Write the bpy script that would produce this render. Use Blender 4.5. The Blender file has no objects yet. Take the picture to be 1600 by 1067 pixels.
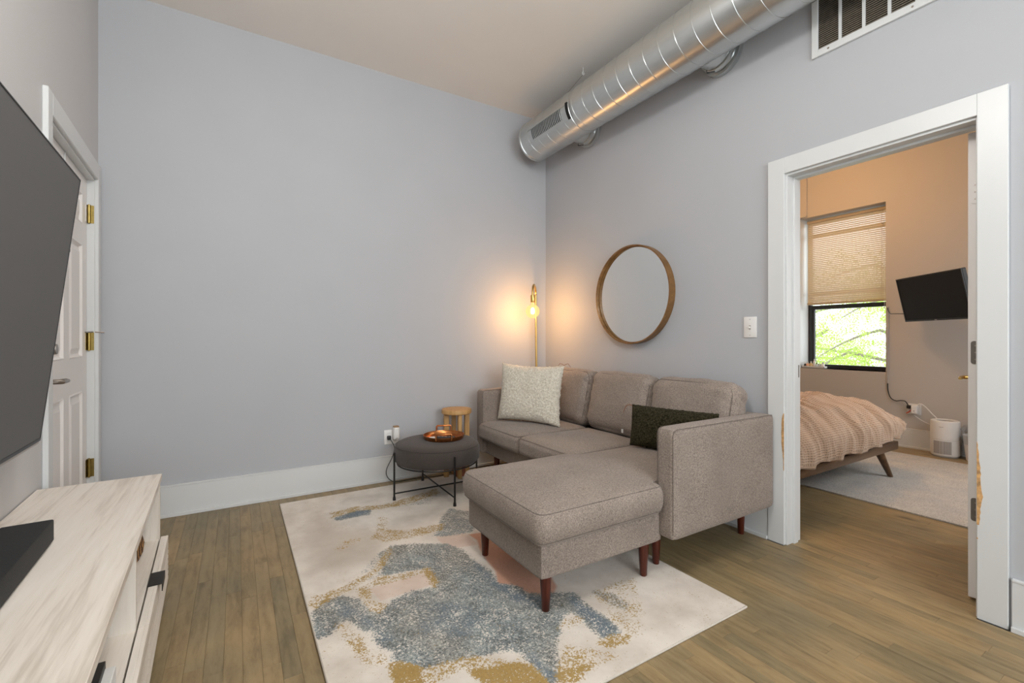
import bpy, bmesh, math, random
import numpy as np
from mathutils import Vector, Matrix, noise as mn
random.seed(7)
S = bpy.context.scene
COL = S.collection

# ------------------------------------------------------------------ camera, sky, lights, exposure
FPX, YAW, CY, CAMH = 705.5846, 0.5476, 529.26, 1.15
cam_d = bpy.data.cameras.new('camera'); cam = bpy.data.objects.new('camera', cam_d); COL.objects.link(cam)
cam.location = (0, 0, CAMH); cam.rotation_euler = (math.pi / 2, 0, -YAW)
cam_d.sensor_width = 36; cam_d.lens = FPX / 1600 * 36
cam_d.shift_y = (CY - 533.5) / 1600
cam_d.clip_start = 0.02
S.camera = cam

W = bpy.data.worlds.new('sky'); S.world = W; W.use_nodes = True
bg = W.node_tree.nodes['Background']
bg.inputs[0].default_value = (0.93, 0.97, 1.0, 1); bg.inputs[1].default_value = 2.6

def lamp(name, kind, loc, energy, color, rot=(0, 0, 0), size=None, size_y=None, radius=None):
    d = bpy.data.lights.new(name, kind); d.energy = energy; d.color = color
    if kind == 'AREA':
        d.shape = 'RECTANGLE'; d.size = size; d.size_y = size_y
    if radius is not None: d.shadow_soft_size = radius
    o = bpy.data.objects.new(name, d); o.location = loc; o.rotation_euler = rot; COL.objects.link(o)
    o['kind'] = 'helper'
    return o
# daylight through the big windows of the wall behind the camera
lamp('window_daylight', 'AREA', (0.55, -2.45, 1.75), 68, (0.93, 0.97, 1.0), (math.radians(90), 0, 0), 2.9, 2.0)
# added overhead fill for the living room, no fixture seen, above the frame
lamp('overhead_fill_light', 'POINT', (0.36, 0.85, 2.78), 53, (1.0, 0.975, 0.94), radius=0.16)
# warm ceiling fixture of the bedroom
lamp('bedroom_ceiling_light', 'POINT', (4.7, 2.45, 2.95), 34, (1.0, 0.54, 0.20), radius=0.12)
# added bedroom fill light, outside a made-up opening in the side wall
lamp('bedroom_side_fill', 'AREA', (4.55, -0.02, 1.55), 14, (0.96, 0.98, 1.0), (math.radians(90), 0, 0), 1.4, 1.3)
# sun on the trees outside the bedroom window
sun = lamp('sun', 'SUN', (-4, 6, 9), 3.2, (1.0, 0.95, 0.85), Vector((0.60, -0.25, -0.76)).to_track_quat('-Z', 'Y').to_euler())
sun.data.angle = 0.01

S.view_settings.view_transform = 'Standard'; S.view_settings.look = 'None'
S.view_settings.gamma = 1; S.view_settings.use_curve_mapping = False
S.view_settings.exposure = 0.32

# ------------------------------------------------------------------ materials
MATS = {}
class NT:
    def __init__(s, name):
        m = bpy.data.materials.new(name); m.use_nodes = True; s.m = m; s.t = m.node_tree; s.n = s.t.nodes; s.l = s.t.links
        s.p = s.n['Principled BSDF']; s.out = s.n['Material Output']; MATS[name] = m
    def node(s, typ, **kw):
        x = s.n.new(typ)
        for k, v in kw.items():
            if k in x.inputs: x.inputs[k].default_value = v
            else: setattr(x, k, v)
        return x
    def link(s, a, b): s.l.new(a, b)
    def coords(s, scale=(1, 1, 1), kind='Object', rot=(0, 0, 0)):
        tc = s.node('ShaderNodeTexCoord'); mp = s.node('ShaderNodeMapping')
        mp.inputs['Scale'].default_value = scale; mp.inputs['Rotation'].default_value = rot
        s.link(tc.outputs[kind], mp.inputs['Vector']); return mp.outputs['Vector']
    def noise(s, vec, scale, detail=2, rough=0.5, dist=0):
        x = s.node('ShaderNodeTexNoise'); x.inputs['Scale'].default_value = scale; x.inputs['Detail'].default_value = detail
        x.inputs['Roughness'].default_value = rough; x.inputs['Distortion'].default_value = dist
        if vec is not None: s.link(vec, x.inputs['Vector'])
        return x.outputs['Fac']
    def ramp(s, fac, stops):
        r = s.node('ShaderNodeValToRGB'); e = r.color_ramp.elements
        while len(e) < len(stops): e.new(0.5)
        for i, (p, c) in enumerate(stops): e[i].position = p; e[i].color = (*c, 1)
        s.link(fac, r.inputs['Fac']); return r.outputs['Color']
    def mix(s, fac, a, b, blend='MIX'):
        x = s.node('ShaderNodeMix', data_type='RGBA', blend_type=blend)
        for inp, v in ((x.inputs[0], fac), (x.inputs[6], a), (x.inputs[7], b)):
            if isinstance(v, (int, float)): inp.default_value = v
            elif isinstance(v, tuple): inp.default_value = (*v, 1)
            else: s.link(v, inp)
        return x.outputs[2]
    def math(s, op, a, b=None, c=None, clamp=False):
        x = s.node('ShaderNodeMath', operation=op, use_clamp=clamp)
        for i, v in enumerate((a, b, c)):
            if v is None: continue
            if isinstance(v, (int, float)): x.inputs[i].default_value = v
            else: s.link(v, x.inputs[i])
        return x.outputs[0]
    def bump(s, h, strength=0.2, dist=0.01):
        b = s.node('ShaderNodeBump'); b.inputs['Strength'].default_value = strength; b.inputs['Distance'].default_value = dist
        s.link(h, b.inputs['Height']); s.link(b.outputs['Normal'], s.p.inputs['Normal'])
    def base(s, c):
        if isinstance(c, tuple): s.p.inputs['Base Color'].default_value = (*c, 1)
        else: s.link(c, s.p.inputs['Base Color'])
    def rough(s, r):
        if isinstance(r, (int, float)): s.p.inputs['Roughness'].default_value = r
        else: s.link(r, s.p.inputs['Roughness'])
    def metal(s, v): s.p.inputs['Metallic'].default_value = v
    def spec(s, v): s.p.inputs['Specular IOR Level'].default_value = v

def plain(name, c, rough=0.5, metal=0.0, spec=0.5, var=0.06, scale=18, bump=0.0, bscale=200):
    t = NT(name); v = t.coords()
    n = t.noise(v, scale, 3)
    t.base(t.ramp(n, [(0.3, tuple(x * (1 - var) for x in c)), (0.7, tuple(min(1, x * (1 + var)) for x in c))]))
    t.rough(rough); t.metal(metal); t.spec(spec)
    if bump: t.bump(t.noise(v, bscale, 2), bump, 0.002)
    return t.m

def paint(name, c, rough=0.6):
    t = NT(name); v = t.coords(kind='Object')
    n = t.noise(v, 2.2, 3); t.base(t.ramp(n, [(0.3, tuple(x * 0.985 for x in c)), (0.7, tuple(min(1, x * 1.015) for x in c))]))
    t.rough(rough); t.spec(0.3); t.bump(t.noise(v, 140, 3), 0.06, 0.002); return t.m

def fabric(name, c1, c2, scale=170, bump=0.45, rough=0.95, sheen=0.15, blotch=0.08):
    t = NT(name); v = t.coords()
    a = t.noise(t.coords((1, 1, 2.4)), scale, 2, 0.6); b = t.noise(t.coords((2.4, 2.4, 1)), scale * 0.8, 2, 0.6)
    f = t.math('MULTIPLY_ADD', a, 0.5, t.math('MULTIPLY', b, 0.5))
    col = t.ramp(f, [(0.36, c1), (0.62, c2)])
    big = t.ramp(t.noise(v, 5, 3), [(0.3, (1 - blotch,) * 3), (0.7, (1 + blotch,) * 3)])
    t.base(t.mix(1.0, col, big, 'MULTIPLY')); t.rough(rough); t.spec(0.15)
    t.p.inputs['Sheen Weight'].default_value = sheen; t.p.inputs['Sheen Roughness'].default_value = 0.5
    t.bump(f, bump, 0.0025); return t.m

def boucle(name, c1, c2, scale=95):
    t = NT(name); v = t.coords()
    vo = t.node('ShaderNodeTexVoronoi'); vo.inputs['Scale'].default_value = scale; vo.inputs['Randomness'].default_value = 1
    d = t.mix(0.03, v, t.node('ShaderNodeTexNoise', Scale=60).outputs['Color']); t.link(d, vo.inputs['Vector'])
    n = t.noise(v, scale * 1.6, 3, 0.7)
    h = t.math('MULTIPLY_ADD', n, 0.6, t.math('SUBTRACT', 0.7, vo.outputs['Distance']))
    t.base(t.ramp(h, [(0.35, c1), (0.75, c2)])); t.rough(1.0); t.spec(0.05); t.p.inputs['Sheen Weight'].default_value = 0.2
    t.bump(h, 0.7, 0.007); return t.m

def wood(name, c1, c2, c3, along=(1, 14, 14), scale=3.0, rough=0.45, spec=0.4, rot=(0, 0, 0), bump=0.08, dist=0.6):
    t = NT(name); v = t.coords(along, rot=rot)
    n = t.noise(v, scale, 5, 0.6, dist); n2 = t.noise(v, scale * 5, 3, 0.6, 0.2)
    f = t.math('MULTIPLY_ADD', n2, 0.3, t.math('MULTIPLY', n, 0.7))
    t.base(t.ramp(f, [(0.3, c1), (0.5, c2), (0.7, c3)])); t.rough(rough); t.spec(spec); t.bump(f, bump, 0.002); return t.m

paint('paint_grey', (0.435, 0.447, 0.47))
paint('paint_entry', (0.55, 0.545, 0.545))
paint('paint_ceiling', (0.80, 0.765, 0.72))
paint('paint_bedroom', (0.47, 0.44, 0.405))
plain('trim_white', (0.63, 0.645, 0.645), 0.35, var=0.015, scale=3)
plain('door_white', (0.76, 0.735, 0.715), 0.38, var=0.015, scale=3)
plain('subfloor', (0.05, 0.04, 0.03), 0.8)
plain('bare_wood', (0.50, 0.29, 0.12), 0.9, var=0.4, scale=60, bump=0.8, bscale=160)
plain('black_metal', (0.015, 0.014, 0.014), 0.45, 0.3)
plain('black_plastic', (0.018, 0.018, 0.018), 0.5)
plain('bezel_black', (0.01, 0.01, 0.01), 0.35)
plain('white_plastic', (0.74, 0.73, 0.71), 0.4, var=0.02)
plain('grey_plastic', (0.40, 0.38, 0.36), 0.5, var=0.05)
plain('brown_plastic', (0.33, 0.2, 0.1), 0.5)
plain('brass', (0.62, 0.42, 0.14), 0.28, 1.0, var=0.05)
plain('brass_hinge', (0.36, 0.27, 0.085), 0.3, 1.0, var=0.15, scale=40)
plain('nickel', (0.34, 0.30, 0.265), 0.32, 1.0, var=0.04)
plain('hinge_grey', (0.17, 0.155, 0.135), 0.5, 0.4, var=0.1)
plain('copper', (0.50, 0.20, 0.07), 0.32, 1.0, var=0.25, scale=30)
plain('leather_tan', (0.22, 0.075, 0.03), 0.6)
plain('red_box', (0.30, 0.10, 0.05), 0.6, var=0.2)
plain('red_plastic', (0.6, 0.10, 0.05), 0.5)
plain('paper_white', (0.70, 0.70, 0.68), 0.7, var=0.03)
plain('window_black', (0.018, 0.018, 0.02), 0.45)
plain('soundbar_black', (0.010, 0.011, 0.012), 0.75, bump=0.5, bscale=260)
plain('dark_void', (0.006, 0.006, 0.006), 0.9)
plain('vent_dust', (0.33, 0.285, 0.225), 0.9, var=0.3, scale=60)
plain('filter_dark', (0.05, 0.042, 0.03), 0.95, var=0.4, scale=40)
fabric('sofa_fabric', (0.135, 0.108, 0.090), (0.365, 0.303, 0.258), blotch=0.09)
fabric('sofa_seam', (0.10, 0.082, 0.07), (0.17, 0.14, 0.12))
fabric('pouf_fabric', (0.038, 0.031, 0.027), (0.082, 0.068, 0.060), 300, 0.4)
boucle('cream_boucle', (0.62, 0.56, 0.45), (0.92, 0.87, 0.76), 105)
boucle('green_boucle', (0.018, 0.016, 0.008), (0.078, 0.067, 0.036), 120)
MATS['green_boucle'].node_tree.nodes['Principled BSDF'].inputs['Sheen Weight'].default_value = 0.02
wood('laminate', (0.47, 0.405, 0.335), (0.735, 0.675, 0.60), (0.80, 0.75, 0.685), (13, 0.75, 13), 1.5, 0.5, 0.3, (0, 0, -0.041), dist=0.9)
wood('laminate_upright', (0.50, 0.435, 0.365), (0.725, 0.665, 0.59), (0.79, 0.74, 0.675), (13, 13, 0.9), 1.5, 0.5, 0.3, dist=0.9)
wood('oak_light', (0.36, 0.19, 0.065), (0.49, 0.28, 0.105), (0.58, 0.35, 0.15), (16, 16, 1.2), 2.5, 0.5)
wood('mirror_wood', (0.115, 0.055, 0.016), (0.19, 0.095, 0.030), (0.27, 0.145, 0.05), (6, 6, 6), 2.0, 0.4)
wood('mahogany', (0.030, 0.006, 0.003), (0.075, 0.014, 0.006), (0.13, 0.028, 0.012), (14, 14, 1), 3.0, 0.3)
wood('walnut', (0.045, 0.022, 0.010), (0.10, 0.052, 0.024), (0.16, 0.09, 0.045), (1, 14, 14), 3.0, 0.3)

def m_floor():
    t = NT('plank_wood'); at = t.node('ShaderNodeAttribute', attribute_name='rnd'); r = at.outputs['Fac']
    tc = t.node('ShaderNodeTexCoord'); geo = t.node('ShaderNodeNewGeometry')
    off = t.node('ShaderNodeCombineXYZ'); t.link(t.math('MULTIPLY', r, 37.0), off.inputs[0]); t.link(t.math('MULTIPLY', r, 91.0), off.inputs[1]); t.link(t.math('MULTIPLY', r, 11.0), off.inputs[2])
    ad = t.node('ShaderNodeVectorMath', operation='ADD'); t.link(geo.outputs['Position'], ad.inputs[0]); t.link(off.outputs[0], ad.inputs[1])
    mp = t.node('ShaderNodeMapping'); mp.inputs['Scale'].default_value = (9.5, 2.0, 5); t.link(ad.outputs[0], mp.inputs['Vector']); v = mp.outputs['Vector']
    n = t.noise(v, 2.2, 5, 0.6, 0.9); fine = t.noise(v, 14, 3, 0.6, 0.2)
    wv = t.node('ShaderNodeTexWave', wave_type='BANDS', bands_direction='X'); wv.inputs['Scale'].default_value = 0.9; wv.inputs['Distortion'].default_value = 7; wv.inputs['Detail'].default_value = 2
    t.link(v, wv.inputs['Vector'])
    f = t.math('ADD', t.math('MULTIPLY', n, 0.67), t.math('ADD', t.math('MULTIPLY', fine, 0.26), t.math('MULTIPLY', wv.outputs['Fac'], 0.07)))
    col = t.ramp(f, [(0.30, (0.170, 0.124, 0.066)), (0.5, (0.278, 0.210, 0.116)), (0.72, (0.345, 0.268, 0.155))])
    tint = t.ramp(r, [(0.0, (0.84, 0.86, 0.86)), (0.35, (0.98, 0.98, 0.97)), (0.7, (1.05, 1.0, 0.94)), (1.0, (1.14, 1.08, 1.02))])
    col = t.mix(1.0, col, tint, 'MULTIPLY')
    # dark knots and grey stain clouds of the boards themselves
    kn = t.node('ShaderNodeTexVoronoi'); kn.inputs['Scale'].default_value = 1.3; mk = t.node('ShaderNodeMapping'); mk.inputs['Scale'].default_value = (3.2, 1.4, 1)
    t.link(ad.outputs[0], mk.inputs['Vector']); t.link(mk.outputs['Vector'], kn.inputs['Vector'])
    k = t.ramp(kn.outputs['Distance'], [(0.02, (0.22, 0.18, 0.16)), (0.15, (1, 1, 1))]); col = t.mix(0.8, col, k, 'MULTIPLY')
    cl = t.ramp(t.noise(geo.outputs['Position'], 2.3, 3), [(0.36, (0.80, 0.82, 0.82)), (0.60, (1.06, 1.04, 1.0))]); col = t.mix(1.0, col, cl, 'MULTIPLY')
    t.base(col); t.rough(t.math('MULTIPLY_ADD', fine, 0.16, 0.33)); t.spec(0.30); t.bump(f, 0.05, 0.002)
m_floor()

def m_rug():
    t = NT('rug_pile'); v = t.coords()
    A = lambda nm: t.node('ShaderNodeAttribute', attribute_name=nm).outputs['Fac']
    sp = t.noise(v, 170, 2, 0.7); sp2 = t.noise(v, 125, 3, 0.75, 0.3); md = t.noise(v, 11, 4, 0.65)
    def thr(mask, n, amp, k, mdw=0.5):
        x = t.math('ADD', mask, t.math('MULTIPLY', t.math('SUBTRACT', n, 0.5), amp))
        x = t.math('ADD', x, t.math('MULTIPLY', t.math('SUBTRACT', md, 0.5), mdw))
        return t.math('MULTIPLY', t.math('SUBTRACT', x, 0.5), k, clamp=True)
    basec = t.ramp(t.noise(v, 4.5, 4, 0.6), [(0.3, (0.58, 0.515, 0.445)), (0.62, (0.76, 0.70, 0.625))])
    basec = t.mix(t.math('MULTIPLY', A('K'), 0.9), basec, (0.42, 0.355, 0.285))
    peach = t.ramp(sp2, [(0.35, (0.56, 0.30, 0.20)), (0.65, (0.66, 0.37, 0.26))])
    col = t.mix(t.math('MULTIPLY', t.math('SUBTRACT', t.math('ADD', A('P'), t.math('MULTIPLY', t.math('SUBTRACT', sp2, 0.5), 0.4)), 0.08), 1.1, clamp=True), basec, peach)
    bl = t.ramp(t.math('MULTIPLY_ADD', t.noise(v, 130, 3, 0.8), 0.7, t.math('MULTIPLY', t.noise(v, 9, 4, 0.7), 0.3)), [(0.40, (0.105, 0.108, 0.104)), (0.5, (0.235, 0.238, 0.226)), (0.60, (0.42, 0.415, 0.38))])
    hue = t.ramp(t.noise(v, 3.0, 2), [(0.38, (0.86, 0.97, 1.04)), (0.6, (1.02, 1.0, 0.96))]); bl = t.mix(1.0, bl, hue, 'MULTIPLY')
    sl = t.ramp(t.noise(v, 80, 4, 0.8), [(0.36, (0.085, 0.115, 0.145)), (0.62, (0.20, 0.245, 0.275))])
    bl = t.mix(t.math('MULTIPLY', thr(t.math('ADD', A('S'), 0.12), sp, 1.0, 3.0, 0.9), 0.92), bl, sl)
    col = t.mix(thr(A('B'), sp2, 2.6, 6.0, 0.8), col, bl)
    gd = t.ramp(sp2, [(0.35, (0.30, 0.19, 0.055)), (0.65, (0.43, 0.29, 0.105))])
    col = t.mix(thr(A('G'), sp2, 3.2, 7.0, 1.0), col, gd)
    dots = t.math('GREATER_THAN', t.noise(v, 120, 2, 0.6), 0.735); col = t.mix(t.math('MULTIPLY', dots, 0.6), col, (0.22, 0.19, 0.13))
    t.base(col); t.rough(1.0); t.spec(0.05); t.p.inputs['Sheen Weight'].default_value = 0.1
    t.bump(t.noise(v, 520, 2, 0.7), 0.35, 0.004)
m_rug()
plain('rug_binding', (0.60, 0.54, 0.47), 0.95, var=0.08, scale=90)

def m_duct():
    t = NT('galvanised'); v = t.coords((1, 0.25, 1))
    n = t.noise(v, 9, 4, 0.6); t.base(t.ramp(n, [(0.3, (0.56, 0.58, 0.575)), (0.7, (0.68, 0.70, 0.695))])); t.metal(1.0)
    t.rough(t.math('MULTIPLY_ADD', t.noise(v, 5, 3), 0.10, 0.30))
    tg = t.node('ShaderNodeTangent', direction_type='RADIAL', axis='Y'); t.link(tg.outputs[0], t.p.inputs['Tangent']); t.p.inputs['Anisotropic'].default_value = 0.65; t.p.inputs['Anisotropic Rotation'].default_value = 0.25; return t.m
m_duct()

def m_mirror():
    t = NT('mirror_glass'); t.base((0.84, 0.84, 0.82)); t.metal(1.0); t.rough(0.015)
m_mirror()
def m_glass(name, tint, gl=0.08):
    t = NT(name); tr = t.node('ShaderNodeBsdfTransparent'); tr.inputs[0].default_value = (*tint, 1)
    g = t.node('ShaderNodeBsdfGlossy'); g.inputs['Roughness'].default_value = 0.02; mx = t.node('ShaderNodeMixShader'); mx.inputs[0].default_value = gl
    t.link(tr.outputs[0], mx.inputs[1]); t.link(g.outputs[0], mx.inputs[2]); t.link(mx.outputs[0], t.out.inputs['Surface'])
m_glass('pane_glass', (0.95, 0.97, 0.96), 0.05)
def m_bulb():
    t = NT('bulb_glass'); tr = t.node('ShaderNodeBsdfTransparent'); tr.inputs[0].default_value = (1, 0.92, 0.75, 1)
    e = t.node('ShaderNodeEmission'); e.inputs[0].default_value = (1.0, 0.66, 0.26, 1); e.inputs[1].default_value = 1.15
    mx = t.node('ShaderNodeMixShader'); mx.inputs[0].default_value = 0.62
    t.link(tr.outputs[0], mx.inputs[1]); t.link(e.outputs[0], mx.inputs[2]); t.link(mx.outputs[0], t.out.inputs['Surface'])
    t = NT('filament'); e = t.node('ShaderNodeEmission'); e.inputs[0].default_value = (1.0, 0.80, 0.48, 1); e.inputs[1].default_value = 14
    t.link(e.outputs[0], t.out.inputs['Surface'])
m_bulb()
def m_translucent(name, c, w, rough=0.6):
    t = NT(name); d = t.node('ShaderNodeBsdfDiffuse'); d.inputs[0].default_value = (*c, 1); tl = t.node('ShaderNodeBsdfTranslucent'); tl.inputs[0].default_value = (*c, 1)
    mx = t.node('ShaderNodeMixShader'); mx.inputs[0].default_value = w; t.link(d.outputs[0], mx.inputs[1]); t.link(tl.outputs[0], mx.inputs[2])
    t.link(mx.outputs[0], t.out.inputs['Surface'])
m_translucent('blind_slat', (0.56, 0.47, 0.34), 0.20)
m_translucent('leaf', (0.36, 0.50, 0.10), 0.5)
plain('bark', (0.20, 0.17, 0.14), 0.9, var=0.3, scale=30)
m_glass('bag_plastic', (0.80, 0.82, 0.84), 0.25)
def m_bottle(name, c):
    plain(name, c, 0.25, var=0.03)
for nm, c in (('bottle_white', (0.75, 0.75, 0.76)), ('bottle_peach', (0.75, 0.42, 0.28)), ('bottle_gold', (0.62, 0.48, 0.22)), ('bottle_dark', (0.03, 0.02, 0.02)), ('bottle_clear', (0.62, 0.66, 0.66))): m_bottle(nm, c)

def m_screen(name, c, r):
    t = NT(name); v = t.coords(); t.base(c); t.rough(r); t.spec(0.5)
    t.bump(t.noise(v, 900, 2), 0.05, 0.001)
m_screen('screen_reflect_grey', (0.095, 0.095, 0.094), 0.55)  # grey base colour carries the room reflection on the blank screen
m_screen('screen_black', (0.003, 0.003, 0.003), 0.22)
MATS['screen_black'].node_tree.nodes['Principled BSDF'].inputs['Specular IOR Level'].default_value = 0.25

def m_duvet():
    t = NT('duvet_cloth'); tc = t.node('ShaderNodeTexCoord'); sx = t.node('ShaderNodeSeparateXYZ'); t.link(tc.outputs['UV'], sx.inputs[0])
    a = t.math('SINE', t.math('MULTIPLY', sx.outputs[0], 2 * math.pi / 0.0145)); b = t.math('SINE', t.math('MULTIPLY', sx.outputs[1], 2 * math.pi / 0.0145))
    g = t.math('MULTIPLY_ADD', t.math('MAXIMUM', b, t.math('MULTIPLY', a, 0.55)), 0.5, 0.5)
    n = t.noise(t.coords(), 30, 3)
    t.base(t.mix(t.math('MULTIPLY_ADD', n, 0.2, t.math('MULTIPLY', g, 0.75)), (0.25, 0.165, 0.11), (0.66, 0.50, 0.38)))
    t.rough(0.95); t.spec(0.1); t.p.inputs['Sheen Weight'].default_value = 0.15; t.bump(g, 0.55, 0.006)
m_duvet()
def m_brug():
    t = NT('woven_rug'); v = t.coords()
    a = t.noise(t.coords((1, 6, 1)), 60, 3, 0.7); b = t.noise(v, 5, 3)
    col = t.ramp(a, [(0.32, (0.36, 0.33, 0.29)), (0.46, (0.66, 0.63, 0.585)), (0.7, (0.80, 0.765, 0.71))])
    t.base(t.mix(1.0, col, t.ramp(b, [(0.3, (0.86, 0.88, 0.92)), (0.7, (1.05, 1.03, 1.0))]), 'MULTIPLY')); t.rough(1); t.spec(0.05); t.bump(a, 0.8, 0.01)
m_brug()
def m_wicker():
    t = NT('wicker'); v = t.coords((1, 1, 1)); wv = t.node('ShaderNodeTexWave'); wv.inputs['Scale'].default_value = 55; wv.inputs['Distortion'].default_value = 4; t.link(v, wv.inputs['Vector'])
    t.base(t.ramp(wv.outputs['Fac'], [(0.2, (0.07, 0.03, 0.01)), (0.8, (0.36, 0.18, 0.06))])); t.rough(0.8); t.bump(wv.outputs['Fac'], 0.8, 0.006)
m_wicker()
def m_waffle(name):
    t = NT(name); v = t.coords(); vo = t.node('ShaderNodeTexVoronoi'); vo.inputs['Scale'].default_value = 300; vo.inputs['Randomness'].default_value = 0.0; t.link(v, vo.inputs['Vector'])
    t.base(t.ramp(vo.outputs['Distance'], [(0.25, (0.16, 0.15, 0.14)), (0.5, (0.42, 0.40, 0.38))])); t.rough(0.6)
m_waffle('grille_dots')

# ------------------------------------------------------------------ mesh helpers (all shapes in world coordinates)
OFF = {}
def root_off(o):
    while o.parent: o = o.parent
    return OFF.get(o.name, Vector((0, 0, 0)))
def finish(o, label=None, cat=None, group=None, kind=None):
    if label: o['label'] = label
    if cat: o['category'] = cat
    if group: o['group'] = group
    if kind: o['kind'] = kind
    return o
def thing(name, loc, label, cat, group=None, kind=None):
    o = bpy.data.objects.new(name, None); COL.objects.link(o); o.location = loc; o.empty_display_size = 0.1
    OFF[o.name] = Vector(loc); return finish(o, label, cat, group, kind)
def mesh(name, bm, mat, parent=None, smooth=True, angle=35, label=None, loc=None, **kw):
    me = bpy.data.meshes.new(name)
    off = root_off(parent) if parent else Vector(loc or (0, 0, 0))
    if off.length: bmesh.ops.translate(bm, verts=bm.verts, vec=-off)
    bmesh.ops.recalc_face_normals(bm, faces=bm.faces) if kw.pop('recalc', True) else None
    bm.to_mesh(me); bm.free()
    if smooth and len(me.polygons):
        me.polygons.foreach_set('use_smooth', [True] * len(me.polygons))
        if angle: me.set_sharp_from_angle(angle=math.radians(angle))
    me.materials.append(MATS[mat])
    o = bpy.data.objects.new(name, me); COL.objects.link(o)
    if parent: o.parent = parent
    else:
        o.location = off; OFF[o.name] = off
    if label: o['label'] = label
    return finish(o, None, kw.get('cat'), kw.get('group'), kw.get('kind'))

def add_box(bm, a, b, bev=0.0, seg=2):
    a, b = Vector(a), Vector(b); r = bmesh.ops.create_cube(bm, size=1.0); vs = r['verts']
    for v in vs: v.co = Vector([(a[i] + b[i]) / 2 + v.co[i] * (b[i] - a[i]) for i in range(3)])
    if bev:
        es = list({e for v in vs for e in v.link_edges}); bmesh.ops.bevel(bm, geom=es, offset=bev, segments=seg, affect='EDGES', profile=0.5)
    return bm
def box(a, b, bev=0.0, seg=2): return add_box(bmesh.new(), a, b, bev, seg)
# the entry wall is turned a little: along it s (towards the far corner), out of it o
LC = Vector((-0.719, 3.655, 0)); AL = math.radians(2.349)
DL = Vector((-math.sin(AL), math.cos(AL), 0)); NL = Vector((DL.y, -DL.x, 0))
LM = Matrix(((NL.x, DL.x, 0, LC.x), (NL.y, DL.y, 0, LC.y), (0, 0, 1, 0), (0, 0, 0, 1)))   # (o, s, z) -> world
def Lp(s, o, z): return LM @ Vector((o, s, z))
def lbox(s0, s1, o0, o1, z0, z1, bev=0.0, seg=2):
    bm = box((o0, s0, z0), (o1, s1, z1), bev, seg); bmesh.ops.transform(bm, matrix=LM, verts=bm.verts); return bm
def add_tube(bm, pts, r, n=8, cap=True, closed=False):
    pts = [Vector(p) for p in pts]; N = len(pts); rings = []; up = None
    for i, p in enumerate(pts):
        if closed: t = (pts[(i + 1) % N] - pts[i - 1]).normalized()
        else: t = (pts[min(i + 1, N - 1)] - pts[max(i - 1, 0)]).normalized()
        if up is None: up = t.orthogonal().normalized()
        up = (up - t * up.dot(t)); up = up.normalized() if up.length > 1e-6 else t.orthogonal().normalized()
        bi = t.cross(up); rr = r[i] if isinstance(r, (list, tuple)) else r
        rings.append([bm.verts.new(p + (up * math.cos(2 * math.pi * k / n) + bi * math.sin(2 * math.pi * k / n)) * rr) for k in range(n)])
    for i in range(N if closed else N - 1):
        A, B = rings[i], rings[(i + 1) % N]
        for k in range(n): bm.faces.new((A[k], A[(k + 1) % n], B[(k + 1) % n], B[k]))
    if cap and not closed: bm.faces.new(rings[0][::-1]); bm.faces.new(rings[-1])
    return bm
def tube(pts, r, n=8, **k): return add_tube(bmesh.new(), pts, r, n, **k)
def add_lathe(bm, prof, c, n=32, axis='z', cap=True):
    rings = []
    for r, h in prof:
        ring = []
        for k in range(n):
            a = 2 * math.pi * k / n; x, y = math.cos(a) * r, math.sin(a) * r
            if axis == 'z': p = Vector((c[0] + x, c[1] + y, c[2] + h))
            elif axis == 'x': p = Vector((c[0] + h, c[1] + x, c[2] + y))
            else: p = Vector((c[0] + x, c[1] + h, c[2] + y))
            ring.append(bm.verts.new(p))
        rings.append(ring)
    for A, B in zip(rings, rings[1:]):
        for k in range(n): bm.faces.new((A[k], A[(k + 1) % n], B[(k + 1) % n], B[k]))
    if cap:
        bm.faces.new(rings[0][::-1]); bm.faces.new(rings[-1])
    return bm
def lathe(prof, c, n=32, axis='z', cap=True): return add_lathe(bmesh.new(), prof, c, n, axis, cap)
def prism(pts, axis, h0, h1, bev=0.0):
    """polygon of 2D points extruded along axis (x: pts are y,z / y: x,z / z: x,y)"""
    bm = bmesh.new()
    def P(p, h): return Vector((h, p[0], p[1])) if axis == 'x' else Vector((p[0], h, p[1])) if axis == 'y' else Vector((p[0], p[1], h))
    a = [bm.verts.new(P(p, h0)) for p in pts]; b = [bm.verts.new(P(p, h1)) for p in pts]; n = len(pts)
    bm.faces.new(a[::-1]); bm.faces.new(b)
    for i in range(n): bm.faces.new((a[i], a[(i + 1) % n], b[(i + 1) % n], b[i]))
    if bev: bmesh.ops.bevel(bm, geom=list(bm.edges), offset=bev, segments=2, affect='EDGES')
    return bm
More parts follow.
